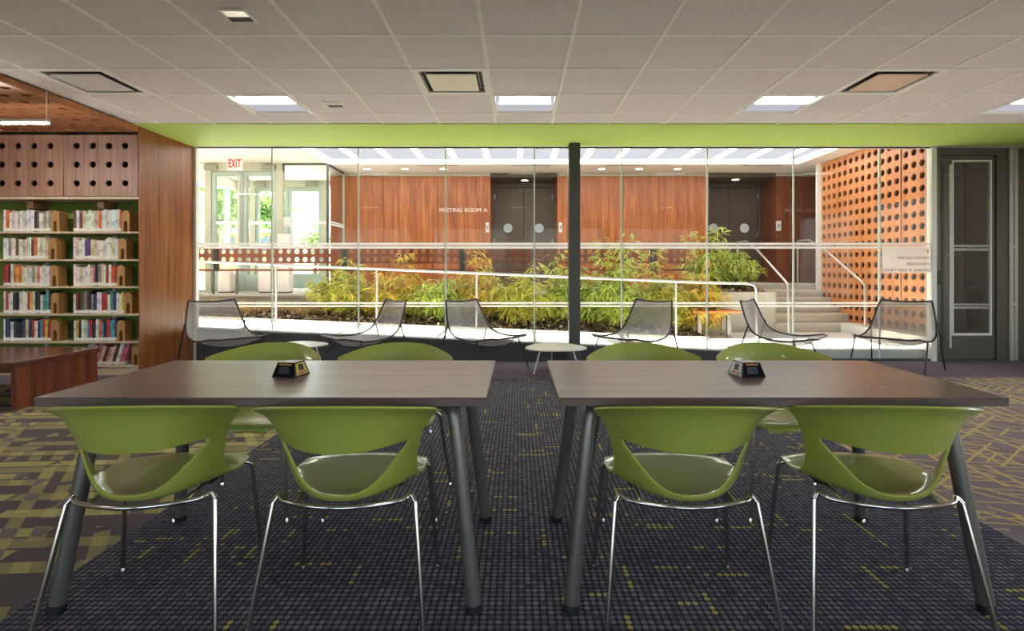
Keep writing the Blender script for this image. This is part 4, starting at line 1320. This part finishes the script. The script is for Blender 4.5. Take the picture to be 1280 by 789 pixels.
# leaf litter
rng = np.random.default_rng(77)
n = 9000
x = rng.uniform(-4.9, 2.9, n); y = rng.uniform(8.29, 9.2, n)
z = np.maximum(.126, .235 - .042 * x) + .20 * (y - 8.28) / 1.07 + rng.uniform(-.005, .02, n)
x2 = rng.uniform(3.0, 4.2, 900); y2 = rng.uniform(9.2, 10.2, 900); z2 = .81 + .12 * np.sin((y2 - 9.18) / 1.15 * math.pi / 2)
pos = np.stack([np.r_[x, x2], np.r_[y, y2], np.r_[z, z2]], 1); n = len(pos)
d = np.stack([rng.normal(0, 1, n), rng.normal(0, 1, n), rng.normal(.15, .35, n)], 1); d /= np.linalg.norm(d, axis=1, keepdims=True)
L = rng.uniform(.035, .10, n)
V, F = leaf_quads(pos, d, L, L * .55, rng.uniform(0, .4, n), rng)
LIT = np.array([lin(110, 84, 64), lin(170, 136, 106), lin(204, 176, 146), lin(70, 54, 44), lin(222, 202, 176)])
C = np.repeat(np.concatenate([LIT[rng.integers(0, 5, n)], np.ones((n, 1))], 1), 6, axis=0)
arrays_mesh('leaf_litter', V[:len(x) * 6], F[:len(x) * 2], M['leaf'], bed, colors=C[:len(x) * 6], kind='stuff')
arrays_mesh('leaf_litter', V[len(x) * 6:], F[len(x) * 2:] - len(x) * 6, M['leaf'], pt, colors=C[len(x) * 6:], kind='stuff')

def tree(x, y, h, r, seed, label, n):
    rng = np.random.default_rng(seed)
    o = thing('street_tree', label, 'tree', (x, y, .7), group='trees outside the entrance')
    MB().tube([(x, y, .7), (x + .05, y, .7 + h * .3), (x - .05, y + .05, .7 + h * .6)], .12, 8, r_end=.05).build('trunk', M['bark'], o)
    cl = rng.normal(0, 1, (26, 3)); cl /= np.linalg.norm(cl, axis=1, keepdims=True); cl *= rng.uniform(.4, 1, (26, 1)) * r
    c = cl[rng.integers(0, 26, n)] + rng.normal(0, r * .22, (n, 3))
    pos = c * np.array([1, 1, .9]) + np.array([x, y, .7 + h * .62])
    d = rng.normal(0, 1, (n, 3)); d /= np.linalg.norm(d, axis=1, keepdims=True)
    L = rng.uniform(.16, .3, n)
    V, F = leaf_quads(pos, d, L, L * .6, rng.uniform(0, .3, n), rng)
    pal = np.array([lin(84, 120, 50), lin(110, 146, 66), lin(140, 170, 90), lin(168, 190, 120)])
    C = np.repeat(np.concatenate([pal[rng.integers(0, 4, n)], np.ones((n, 1))], 1), 6, axis=0)
    arrays_mesh('foliage', V, F, M['leaf'], o, colors=C, kind='stuff')
tree(-10.9, 19.5, 4.8, 1.15, 1, 'green street tree behind the first entrance door leaf', 1500)
tree(-10.6, 23.2, 4.6, 1.0, 2, 'green street tree between the entrance door frames', 1200)
tree(-19.4, 34, 7.4, 2.6, 3, 'tall street tree at the far side glazing', 2600)
tree(-9.2, 24.5, 3.2, .7, 4, 'small sparse street tree seen low through the inner doors', 420)

bus = thing('bus', 'yellow bus with a white roof parked outside the entrance', 'vehicle', (-15.5, 26, .7))
BX0, BX1, BY = -19.6, -11.7, 26.0
MB().box(BX0, BX1, BY, BY + 2.4, 1.15, 3.05, b=.08).build('body', M['bus_yellow'], bus)
MB().box(BX0 + .05, BX1 - .05, BY + .05, BY + 2.35, 3.0, 3.4, b=.15).build('roof', M['bus_roof'], bus)
for k in range(9):
    MB().box(BX0 + .3 + k * .84, BX0 + .98 + k * .84, BY - .02, BY + .02, 2.05, 2.8).build('window', M['bus_glass'], bus)
for x in (BX0 + 1.4, BX1 - 1.4):
    w_ = MB(); w_.prism([(x + .46 * math.cos(a), 1.16 + .46 * math.sin(a)) for a in np.linspace(0, 2 * math.pi, 21)[:-1]], lambda a, bb, d: (a, d, bb), BY - .03, BY + .25)
    w_.build('wheel', M['black'], bus)
MB().box(BX0, BX1, BY - .03, BY, 1.5, 1.56).build('side_stripe', M['black'], bus)

# ------------------------------------------------------------------ bookcases
SHELF_Z = [1.598, 1.290, .989, .683, .376, .109]
BF, BB = 6.0, 6.3
def sx(px): return (px - 647) / FPX * BF
BAYS = [(sx(-.5), sx(87.2)), (sx(87.8), -4.181), (sx(-89), sx(-1.1))]
bay_words = ('bay away from the walnut end panel', 'bay beside the walnut end panel')
for bi, (bx0, bx1) in enumerate(BAYS):
    o = thing('bookcase', 'bookcase bay with beige shelves and a perforated walnut top, ' + ('second from the walnut end panel', 'beside the walnut end panel', 'farthest from the end panel')[bi], 'bookcase', ((bx0 + bx1) / 2, BF + .15, 0), group='bookcase bays')
    MB().box(bx0, bx1, BB, BB + .03, 0, 2.0).build('back_panel', M['shelf_green'], o)
    for z in SHELF_Z:
        s = MB().box(bx0 + .002, bx1 - .002, BF, BB - .002, z - .022, z, b=.003).build('shelf', M['shelf_metal'], o)
        for x in (bx0 + .003, bx1 - .012):
            MB().box(x, x + .009, BF + .06, BB - .004, z + .001, z + .10).build('bracket', M['bracket'], s)
    MB().box(bx0 + .002, bx1 - .002, BF + .01, BF + .03, 0, SHELF_Z[-1] - .0225).build('kick_plate', M['shelf_metal'], o)
    xm = (bx0 + bx1) / 2 - .11
    MB().box(xm - .018, xm + .018, BB - .03, BB, 0, 1.93).build('upright', M['label_white'], o)
    MB().box(bx0, bx1, BF - .01, BB, 1.955, 1.985, b=.003).build('top_rail', M['shelf_metal'], o)
    MB().box(xm - .03, xm + .04, BF + .06, BB - .031, 1.86, 1.954).build('top_bracket', M['bracket'], o)
    vx0, vx1 = (bx0 + .005, sx(81) - .004) if bi == 0 else (sx(81) + .004, sx(174))
    if bi == 0: vx0 = vx1 - .82
    if bi == 2: vx1 = sx(81) - .82 - .012; vx0 = vx1 - .82
    m0 = (vx1 - vx0 - 4 * .179) / 2
    ex_ = [vx0, vx0 + m0 + .179, vx0 + m0 + 2 * .179, vx0 + m0 + 3 * .179, vx1]
    # keep the holes on an even pitch: cells are even, side strips added plain
    cx = [vx0 + m0 + .179 * k for k in range(5)]
    czs = [2.028 + .207 * k for k in range(4)]
    b = MB()
    b.perf(cx, czs, .036, .02, lambda a, bb, d: (a, BF - .02 + d, bb), 24)
    b.box(vx0, cx[0], BF - .02, BF, 1.99, 2.668); b.box(cx[-1], vx1, BF - .02, BF, 1.99, 2.668)
    b.box(cx[0], cx[-1], BF - .02, BF, 1.99, czs[0]); b.box(cx[0], cx[-1], BF - .02, BF, czs[-1], 2.668)
    b.build('valance_panel', M['valance_wood'], o)
    MB().box(vx0, bx1, BF + .08, BF + .09, 1.99, 2.668).build('valance_back', M['void'], o)

# unit book: spine at -y, slightly rounded
bkm = MB()
N = 5
prof = [(-.5 + i / (N - 1), -.5 - .05 * math.cos(math.pi * (i / (N - 1) - .5)) + .05) for i in range(N)]
out = prof + [(.5, .5), (-.5, .5)]
bkm.prism(out, lambda a, bb, d: (a, bb, d), 0, 1)
book_src = bkm.build('book_source', M['book'], local=True)
book_mesh = book_src.data
bpy.data.objects.remove(book_src)
PAL = {
    'white': lin(222, 218, 210), 'cream': lin(206, 190, 160), 'black': lin(38, 34, 36), 'red': lin(176, 46, 42), 'navy': lin(46, 60, 96),
    'blue': lin(96, 140, 178), 'orange': lin(206, 112, 58), 'brown': lin(104, 66, 46), 'grey': lin(140, 136, 134), 'yellow': lin(214, 178, 76), 'teal': lin(84, 140, 140), 'purple': lin(94, 62, 120), 'pink': lin(206, 110, 130)}
ROWW = [
    dict(white=12, cream=4, grey=2, brown=2, orange=1, blue=1, black=1),
    dict(white=12, cream=4, grey=2, brown=1, orange=1, teal=1, purple=1, pink=1),
    dict(white=9, cream=3, orange=3, red=2, pink=2, brown=2, yellow=1, black=1, grey=1),
    dict(white=6, cream=3, red=4, black=3, brown=2, navy=2, yellow=1, grey=2, teal=1),
    dict(white=3, black=4, navy=3, red=3, yellow=2, blue=3, cream=2, teal=1, purple=1, orange=1),
    dict(white=7, cream=6, pink=2, red=1, brown=2, orange=1)]
shelf_words = ('top shelf', 'second shelf', 'third shelf', 'fourth shelf', 'fifth shelf', 'bottom shelf')
ORD = 'first second third fourth fifth sixth seventh eighth ninth tenth eleventh twelfth thirteenth fourteenth fifteenth sixteenth seventeenth eighteenth nineteenth twentieth twenty-first twenty-second twenty-third twenty-fourth twenty-fifth twenty-sixth twenty-seventh twenty-eighth'.split()
ends = [[62.5, 58.5, 61, 62, 60.5, None], [149, 145.5, 143, 152, 143, 154]]
starts = [[0.5] * 6, [88.5, 88.5, 88.5, 88.5, 89, 100]]
aw = ('in the second bay from the end panel', 'in the bay by the end panel')
rb = random.Random(5)
def bookend(x0, w_, z, lab, lean=0.0):
    hh = .235
    outl = [(-w_ / 2, 0), (-w_ / 2, hh - .05)] + [(-w_ / 2 * math.cos(a), hh - .05 + .05 * math.sin(a)) for a in np.linspace(0.2, math.pi - .2, 9)] + [(w_ / 2, hh - .05), (w_ / 2, 0),
            (w_ * .22, 0), (w_ * .22, .09)] + [(w_ * .22 * math.cos(a), .09 + .03 * math.sin(a)) for a in np.linspace(.3, math.pi - .3, 7)] + [(-w_ * .22, .09), (-w_ * .22, 0)]
    o = MB().prism(outl, lambda a, bb, d: (x0 + w_ / 2 + a, d, z + .001 + bb), BF + .03, BF + .15).build('bookend', M['block_wood'])
    tag(o, lab, 'bookend', 'wooden bookends on the shelves')
for bi in (0, 1):
    for si, z in enumerate(SHELF_Z):
        if ends[bi][si] is None: continue
        x = sx(starts[bi][si]); xe = sx(ends[bi][si])
        names = []
        for k, v in ROWW[si].items(): names += [k] * v
        lean = math.radians(17) if si == 5 else 0
        row = []
        while x < xe - .02:
            w_ = rb.uniform(.021, .038) if si != 5 else rb.uniform(.024, .04)
            if x + w_ > xe: w_ = max(.015, xe - x)
            c = rb.choice(names)
            h = rb.uniform(.205, .248) if rb.random() > .15 else rb.uniform(.235, .258)
            dd = rb.uniform(.14, .19)
            o = bpy.data.objects.new('book', book_mesh); COL.objects.link(o)
            o.scale = (w_ - .0015, dd, h)
            o.location = (x + w_ / 2, BF + .025 + dd / 2, z + .001)
            if lean:
                o.rotation_euler = (0, lean, 0)
                o.location.z = z + .001 + (w_ - .0015) / 2 * math.sin(lean)
            col = [min(1, ch * rb.uniform(.85, 1.12)) for ch in PAL[c]]
            o.color = (col[0], col[1], col[2], 1)
            tag(o, c, 'book', 'library books on the shelves')
            row.append(o)
            x += w_ * (1.06 if lean else 1)
        for k, o in enumerate(row[::-1]):
            o['label'] = '%s%s-spined book, %s from the bookend, %s %s' % ('leaning ' if lean else '', o['label'], ORD[k], shelf_words[si], aw[bi])
        if lean: x += .085
        bookend(x + .003, .092, z, 'tan wooden bookend with arched notch, %s %s' % (shelf_words[si], aw[bi]))

# ------------------------------------------------------------------ low reading table by the bookcases
lt = thing('low_table', 'low dark walnut table with slab ends in front of the bookcases', 'table', (-5.0, 4.93, 0))
MB().box(-5.95, -4.17, 4.47, 5.40, .355, .40, b=.003).build('tabletop', M['bench_top'], lt)
for x in (-4.225, -5.92):
    MB().box(x, x + .04, 4.50, 5.38, 0, .355, b=.002).build('end_slab', M['bench_wood'], lt)
MB().box(-5.88, -4.226, 4.92, 4.95, .23, .355).build('apron', M['bench_wood'], lt)

# ------------------------------------------------------------------ reading tables
def reading_table(x0, x1, label):
    y0, y1 = 1.81, 2.56
    xc, yc = (x0 + x1) / 2, (y0 + y1) / 2
    o = thing('reading_table', label, 'table', (xc, yc, 0), group='reading tables')
    MB().box(x0, x1, y0, y1, .735, .74, b=.0015).build('tabletop', M['table_wood'], o)
    MB().box(x0, x1, y0, y1, .71, .7348, b=.0015).build('edge_band', M['table_edge'], o)
    for sx_ in (-1, 1):
        xe = x0 if sx_ < 0 else x1
        for sy_ in (-1, 1):
            ye = y0 if sy_ < 0 else y1
            foot = (xe - sx_ * .045, yc + sy_ * .335, .025)
            top = (xe - sx_ * .115, yc + sy_ * .262, .62)
            pts = crom([foot, ((foot[0] * .5 + top[0] * .5), (foot[1] * .5 + top[1] * .5), .33), top, (xe - sx_ * .137, yc + sy_ * .24, .672), (xe - sx_ * .20, yc + sy_ * .18, .688), (xe - sx_ * .30, yc + sy_ * .10, .69)], 5)
            l = MB().tube(pts, .0265, 16).build('leg', M['leg_grey'], o)
            MB().tube([(foot[0] + sx_ * .002, foot[1] + sy_ * .003, 0), foot], .029, 16).build('foot', M['black'], l)
        MB().box(xe - sx_ * .30 - .05, xe - sx_ * .30 + .05, yc - .16, yc + .16, .69, .709).build('mount_plate', M['leg_grey'], o)
    MB().box(x0 + .3, x1 - .3, yc - .02, yc + .02, .67, .709).build('under_beam', M['leg_grey'], o)
    return o
reading_table(-1.622, -.105, 'rectangular grey walnut reading table nearer the bookcases')
reading_table(.139, 1.649, 'rectangular grey walnut reading table nearer the glass door')

def frustum(px, py, rz, label, inner):
    D = FPX * (EYE - .74) / (py - 338)
    x = (px - 647) / FPX * D
    o = thing('desk_sign', label, 'sign', (x, D, .74), rz, 'black desk signs')
    a, c, h, ct = .052, .052, .056, .036
    b = MB(); b.add([(-a, -c, 0), (a, -c, 0), (a, c, 0), (-a, c, 0), (-ct, -ct, h), (ct, -ct, h), (ct, ct, h), (-ct, ct, h)],
                    [(0, 3, 2, 1), (4, 5, 6, 7), (0, 1, 5, 4), (1, 2, 6, 5), (2, 3, 7, 6), (3, 0, 4, 7)])
    b.build('block', M['gloss_black'], o, local=True)
    def quad(name, face, u0, u1, t0, t1, mat, e=.0008):
        def pt(u, t):
            r = a + (ct - a) * t + e
            return {'front': (u * r, -r, t * h), 'right': (r, u * r, t * h), 'left': (-r, -u * r, t * h), 'top': (u * ct * .98, (t * 2 - 1) * ct * .98, h + e)}[face]
        q = [pt(u0, t0), pt(u1, t0), pt(u1, t1), pt(u0, t1)]
        MB().add(q, [(0, 1, 2, 3)]).build(name, M[mat], o, local=True)
    quad('plate', 'top', -.95, .95, .03, .97, 'closer')
    quad('card', inner, -.78, .78, .1, .92, 'label_yellow' if inner == 'right' else 'label_white')
    quad('card_print', inner, -.35, .4, .4, .85, 'label_dark', .0014)
    quad('card_stripe', inner, -.6, .6, .16, .32, 'label_orange', .0014)
    quad('header_print', 'front', -.7, .7, .82, .95, 'label_orange')
    quad('panel_print', 'front', -.55, .45, .25, .72, 'label_dark')
frustum(364, 469, math.radians(-11), 'small black tapered desk sign with a yellow card on the table nearer the bookcases', 'right')
frustum(933, 469, math.radians(9), 'small black tapered desk sign with a white card on the table nearer the door', 'left')

# ------------------------------------------------------------------ green chairs
def chair_shell():
    T = [0, .03, .08, .2, .4, .5, .56, .62, .72, .85, .95, 1.0]
    P0 = [(.222, .425), (.220, .442), (.19, .453), (.12, .450), (-.05, .430), (-.145, .422), (-.195, .434), (-.222, .474), (-.240, .560), (-.268, .660), (-.298, .735), (-.322, .763)]
    P1 = [(.20, .405), (.20, .425), (.175, .440), (.11, .445), (.03, .447), (-.01, .460), (-.032, .482), (-.05, .516), (-.065, .575), (-.08, .640), (-.092, .684), (-.108, .704)]
    Wd = [.185, .205, .222, .232, .230, .222, .219, .220, .232, .254, .286, .316]
    ts = np.array(T)
    def sp(vals, t):
        # monotone-ish cubic through knots
        v = np.array(vals, float)
        m = np.gradient(v, ts)
        i = np.clip(np.searchsorted(ts, t) - 1, 0, len(ts) - 2)
        h = ts[i + 1] - ts[i]; s = (t - ts[i]) / h
        return (2 * s**3 - 3 * s**2 + 1) * v[i] + (s**3 - 2 * s**2 + s) * h * m[i] + (-2 * s**3 + 3 * s**2) * v[i + 1] + (s**3 - s**2) * h * m[i + 1]
    p0y, p0z = [p[0] for p in P0], [p[1] for p in P0]
    p1y, p1z = [p[0] for p in P1], [p[1] for p in P1]
    def S(u, t):
        k = np.abs(u) ** 2.3
        y = sp(p0y, t) * (1 - k) + sp(p1y, t) * k
        z = sp(p0z, t) * (1 - k) + sp(p1z, t) * k
        return np.stack([u * sp(Wd, t), y, z], -1)
    n = 60   # points per half
    UH = .86
    # hole: lower curve left -> right, then upper curve right -> left
    th = np.linspace(0, 1, n, endpoint=False)
    ul = -UH * np.cos(th * math.pi)
    low = np.stack([ul, .592 + .165 * (np.abs(ul) / UH) ** 3.0], -1)
    upv = np.stack([-ul, 0.784 - .013 * (1 - (ul / UH) ** 2) - .0 * ul], -1)
    upv[0, 1] = low[0, 1] + 0.0
    hole = np.concatenate([low, upv])
    hole[n] = (UH, .770); hole[0] = (-UH, .770)
    # outer: from (-1,.757) down the side, across the front, up the other side; then across the top
    def path(pts, m):
        pts = np.array(pts, float); seg = np.linalg.norm(np.diff(pts, axis=0) * np.array([.6, 1.0]), axis=1); c = np.r_[0, np.cumsum(seg)]; c /= c[-1]
        q = np.linspace(0, 1, m, endpoint=False)
        return np.stack([np.interp(q, c, pts[:, 0]), np.interp(q, c, pts[:, 1])], -1)
    corner = [(-1, .14)] + [(-1 + .22 * (1 - math.cos(a)), .14 - .14 * math.sin(a)) for a in np.linspace(.15, math.pi / 2, 8)]
    lowpath = [(-1, .757)] + corner + [(-u, t) for u, t in corner[::-1]] + [(1, .757)]
    uppath = [(1, .757), (1, .955), (.985, .985), (.95, 1), (-.95, 1), (-.985, .985), (-1, .955), (-1, .757)]
    outer = np.concatenate([path(lowpath, n), path(uppath, n)])
    R = 22
    rr = np.linspace(0, 1, R + 1)
    rr = rr
    G = hole[None] * (1 - rr)[:, None, None] + outer[None] * rr[:, None, None]
    V = S(G[..., 0].ravel(), np.clip(G[..., 1].ravel(), 0, 1))
    m = 2 * n
    I = np.arange((R + 1) * m).reshape(R + 1, m)
    J = np.roll(I, -1, axis=1)
    F = np.stack([I[:-1], J[:-1], J[1:], I[1:]], -1).reshape(-1, 4)
    return V, F, S
V, F, SH = chair_shell()
chair0 = thing('green_chair', 'x', 'chair')
me = bpy.data.meshes.new('shell'); me.from_pydata(V.tolist(), [], F.tolist()); me.materials.append(M['plastic'])
me.polygons.foreach_set('use_smooth', [True] * len(F)); me.update()
shell = bpy.data.objects.new('shell', me); COL.objects.link(shell); shell.parent = chair0
so = shell.modifiers.new('thickness', 'SOLIDIFY'); so.thickness = .0075; so.offset = 0
bv = shell.modifiers.new('edge', 'BEVEL'); bv.width = .0022; bv.segments = 2; bv.limit_method = 'ANGLE'; bv.angle_limit = math.radians(50)
rear = [(-.215, -.13, .424), (-.19, -.155, .416), (-.10, -.185, .412), (0, -.198, .411), (.10, -.185, .412), (.19, -.155, .416), (.215, -.13, .424)]
TR = .0085
MB().tube(crom([(-.232, -.137, .405)] + rear + [(.232, -.137, .405)], 6), TR, 10).build('rear_rail', M['chrome'], chair0, local=True)
MB().tube(crom([(-.232, .165, .405), (-.222, .16, .424), (-.17, .15, .428), (0, .14, .428), (.17, .15, .428), (.222, .16, .424), (.232, .165, .405)], 6), TR, 10).build('front_rail', M['chrome'], chair0, local=True)
for s in (-1, 1):
    MB().tube([(s * .15, -.165, .413), (s * .15, .15, .427)], TR * .9, 8).build('side_rail', M['chrome'], chair0, local=True)
    MB().box(s * .15 - .02, s * .15 + .02, -.03, .03, .414, .429).build('seat_clip', M['black'], chair0, local=True)
    for top, foot in (((s * .232, -.137, .405), (s * .275, -.235, .012)), ((s * .232, .165, .405), (s * .262, .20, .012))):
        l = MB().tube([top, foot], TR, 10).build('leg', M['chrome'], chair0, local=True)
        MB().lathe(foot[0], foot[1], [(.014, 0), (.014, .004), (.008, .018), (.0065, .03)], 12).build('glide', M['chrome'], l, local=True)
chairs = [
    (-1.25, 1.915, 5, 'green plastic chair tucked to the near side of the bookcase-side table, outer seat'),
    (-.572, 1.915, 1, 'green plastic chair on the near side of the bookcase-side table, aisle seat'),
    (.557, 1.915, -1, 'green plastic chair on the near side of the door-side table, aisle seat'),
    (1.23, 1.915, -5, 'green plastic chair on the near side of the door-side table, outer seat'),
    (-1.33, 2.70, 180, 'green plastic chair across the bookcase-side table, outer seat behind the desk sign'),
    (-.64, 2.70, 180, 'green plastic chair across the bookcase-side table, aisle seat'),
    (.66, 2.70, 180, 'green plastic chair across the door-side table, aisle seat'),
    (1.34, 2.70, 180, 'green plastic chair across the door-side table, outer seat behind the desk sign')]
for i, (x, y, a, lab) in enumerate(chairs):
    o = chair0 if i == 0 else copy_tree(chair0)
    o.location = (x, y, 0); o.rotation_euler = (0, 0, math.radians(a))
    o['label'] = lab; o['group'] = 'green chairs around the reading tables'

# ------------------------------------------------------------------ mesh lounge chairs
lc0 = thing('lounge_chair', 'x', 'chair')
prof = [(-.40, .805), (-.365, .71), (-.315, .58), (-.25, .465), (-.14, .40), (.02, .375), (.16, .375), (.28, .395), (.37, .412), (.42, .405)]
hw = [.26, .285, .315, .335, .35, .355, .35, .34, .31, .24]
prof_s = np.array(crom([(p[0], p[1], w_) for p, w_ in zip(prof, hw)], 4))
nv = len(prof_s); nu = 17
us = np.linspace(-1, 1, nu)
V = []; UV = []
for i, (py_, pz_, w_) in enumerate(prof_s):
    v = i / (nv - 1)
    seatness = min(1, max(0, (v - .25) / .25)) * min(1, max(0, (1 - v) / .25))
    backness = min(1, max(0, (.45 - v) / .2)) * min(1, v / .1 + .2)
    for u in us:
        k = 1 - u * u
        sag = .085 * seatness * k
        V.append((u * w_, py_ - .05 * backness * k, pz_ - sag - (.02 * k if i == 0 else 0)))
        UV.append((u * .5 + .5, v))
I = np.arange(nv * nu).reshape(nv, nu)
F = np.stack([I[:-1, :-1], I[:-1, 1:], I[1:, 1:], I[1:, :-1]], -1).reshape(-1, 4)
me = bpy.data.meshes.new('mesh_seat'); me.from_pydata(V, [], F.tolist()); me.materials.append(M['mesh'])
me.polygons.foreach_set('use_smooth', [True] * len(F))
uvl = me.uv_layers.new(name='UVMap')
li = np.zeros(len(me.loops), dtype=np.int32); me.loops.foreach_get('vertex_index', li)
uvl.data.foreach_set('uv', np.array(UV)[li].astype(np.float32).ravel()); me.update()
ms = bpy.data.objects.new('mesh_seat', me); COL.objects.link(ms); ms.parent = lc0
Va = np.array(V).reshape(nv, nu, 3)
rim = list(Va[:, 0]) + list(Va[-1, 1:-1]) + list(Va[::-1, -1]) + list(Va[0, -2:0:-1])
MB().tube(rim, .0105, 8, closed=True).build('rim', M['wire'], lc0, local=True)
for s in (-1, 1):
    ib, if_ = 10, 25
    a = Va[ib, 0 if s < 0 else -1]; c = Va[if_, 0 if s < 0 else -1]
    lb = MB(); lb.tube([(a[0] + s * .012, a[1], a[2] + .01), (s * .375, -.45, 0)], .0095, 8); lb.lathe(a[0] + s * .012, a[1], [(.006, a[2] + .005), (.015, a[2] + .014), (.006, a[2] + .026)], 10)
    lb.build('leg', M['wire'], lc0, local=True)
    MB().tube([(c[0] + s * .008, c[1], c[2] + .012), (s * .365, .36, 0)], .0095, 8).build('leg', M['wire'], lc0, local=True)
lounge = [
    (-3.42, 6.33, -130, 'grey wire mesh lounge chair right beside the walnut end panel'),
    (-1.80, 6.36, 130, 'grey wire mesh lounge chair facing the walnut end panel across a white table'),
    (-.38, 6.38, -130, 'grey wire mesh lounge chair on the entrance side of the charcoal column'),
    (1.36, 6.36, 130, 'grey wire mesh lounge chair just past the charcoal column, facing it'),
    (3.12, 6.36, -130, 'grey wire mesh lounge chair below the stairs, turned toward the glass door'),
    (4.42, 6.32, 130, 'grey wire mesh lounge chair closest to the glass door')]
for i, (x, y, a, lab) in enumerate(lounge):
    o = lc0 if i == 0 else copy_tree(lc0)
    o.location = (x, y, 0); o.rotation_euler = (0, 0, math.radians(a))
    o['label'] = lab; o['group'] = 'mesh lounge chairs along the glass'

def side_table(x, y, r, z, rot, label):
    o = thing('side_table', label, 'table', (x, y, 0), group='white side tables')
    pts = []
    for a in np.linspace(0, 2 * math.pi, 49)[:-1]:
        rr = r * (1 + .10 * math.cos(3 * (a - rot)))
        pts.append((x + rr * math.cos(a), y + rr * math.sin(a)))
    MB().prism(pts, lambda a, bb, d: (a, bb, d), z - .014, z).build('tabletop', M['table_white'], o)
    for k in range(3):
        a = rot + k * 2 * math.pi / 3
        MB().tube([(x + .62 * r * math.cos(a), y + .62 * r * math.sin(a), z - .013), (x + .9 * r * math.cos(a), y + .9 * r * math.sin(a), 0)], .010, 10).build('leg', M['steel'], o)
side_table(.43, 6.22, .34, .29, math.radians(215), 'low white pebble-shaped side table beside the charcoal column')
side_table(-2.58, 6.40, .30, .29, math.radians(240), 'low white side table between the first two lounge chairs')
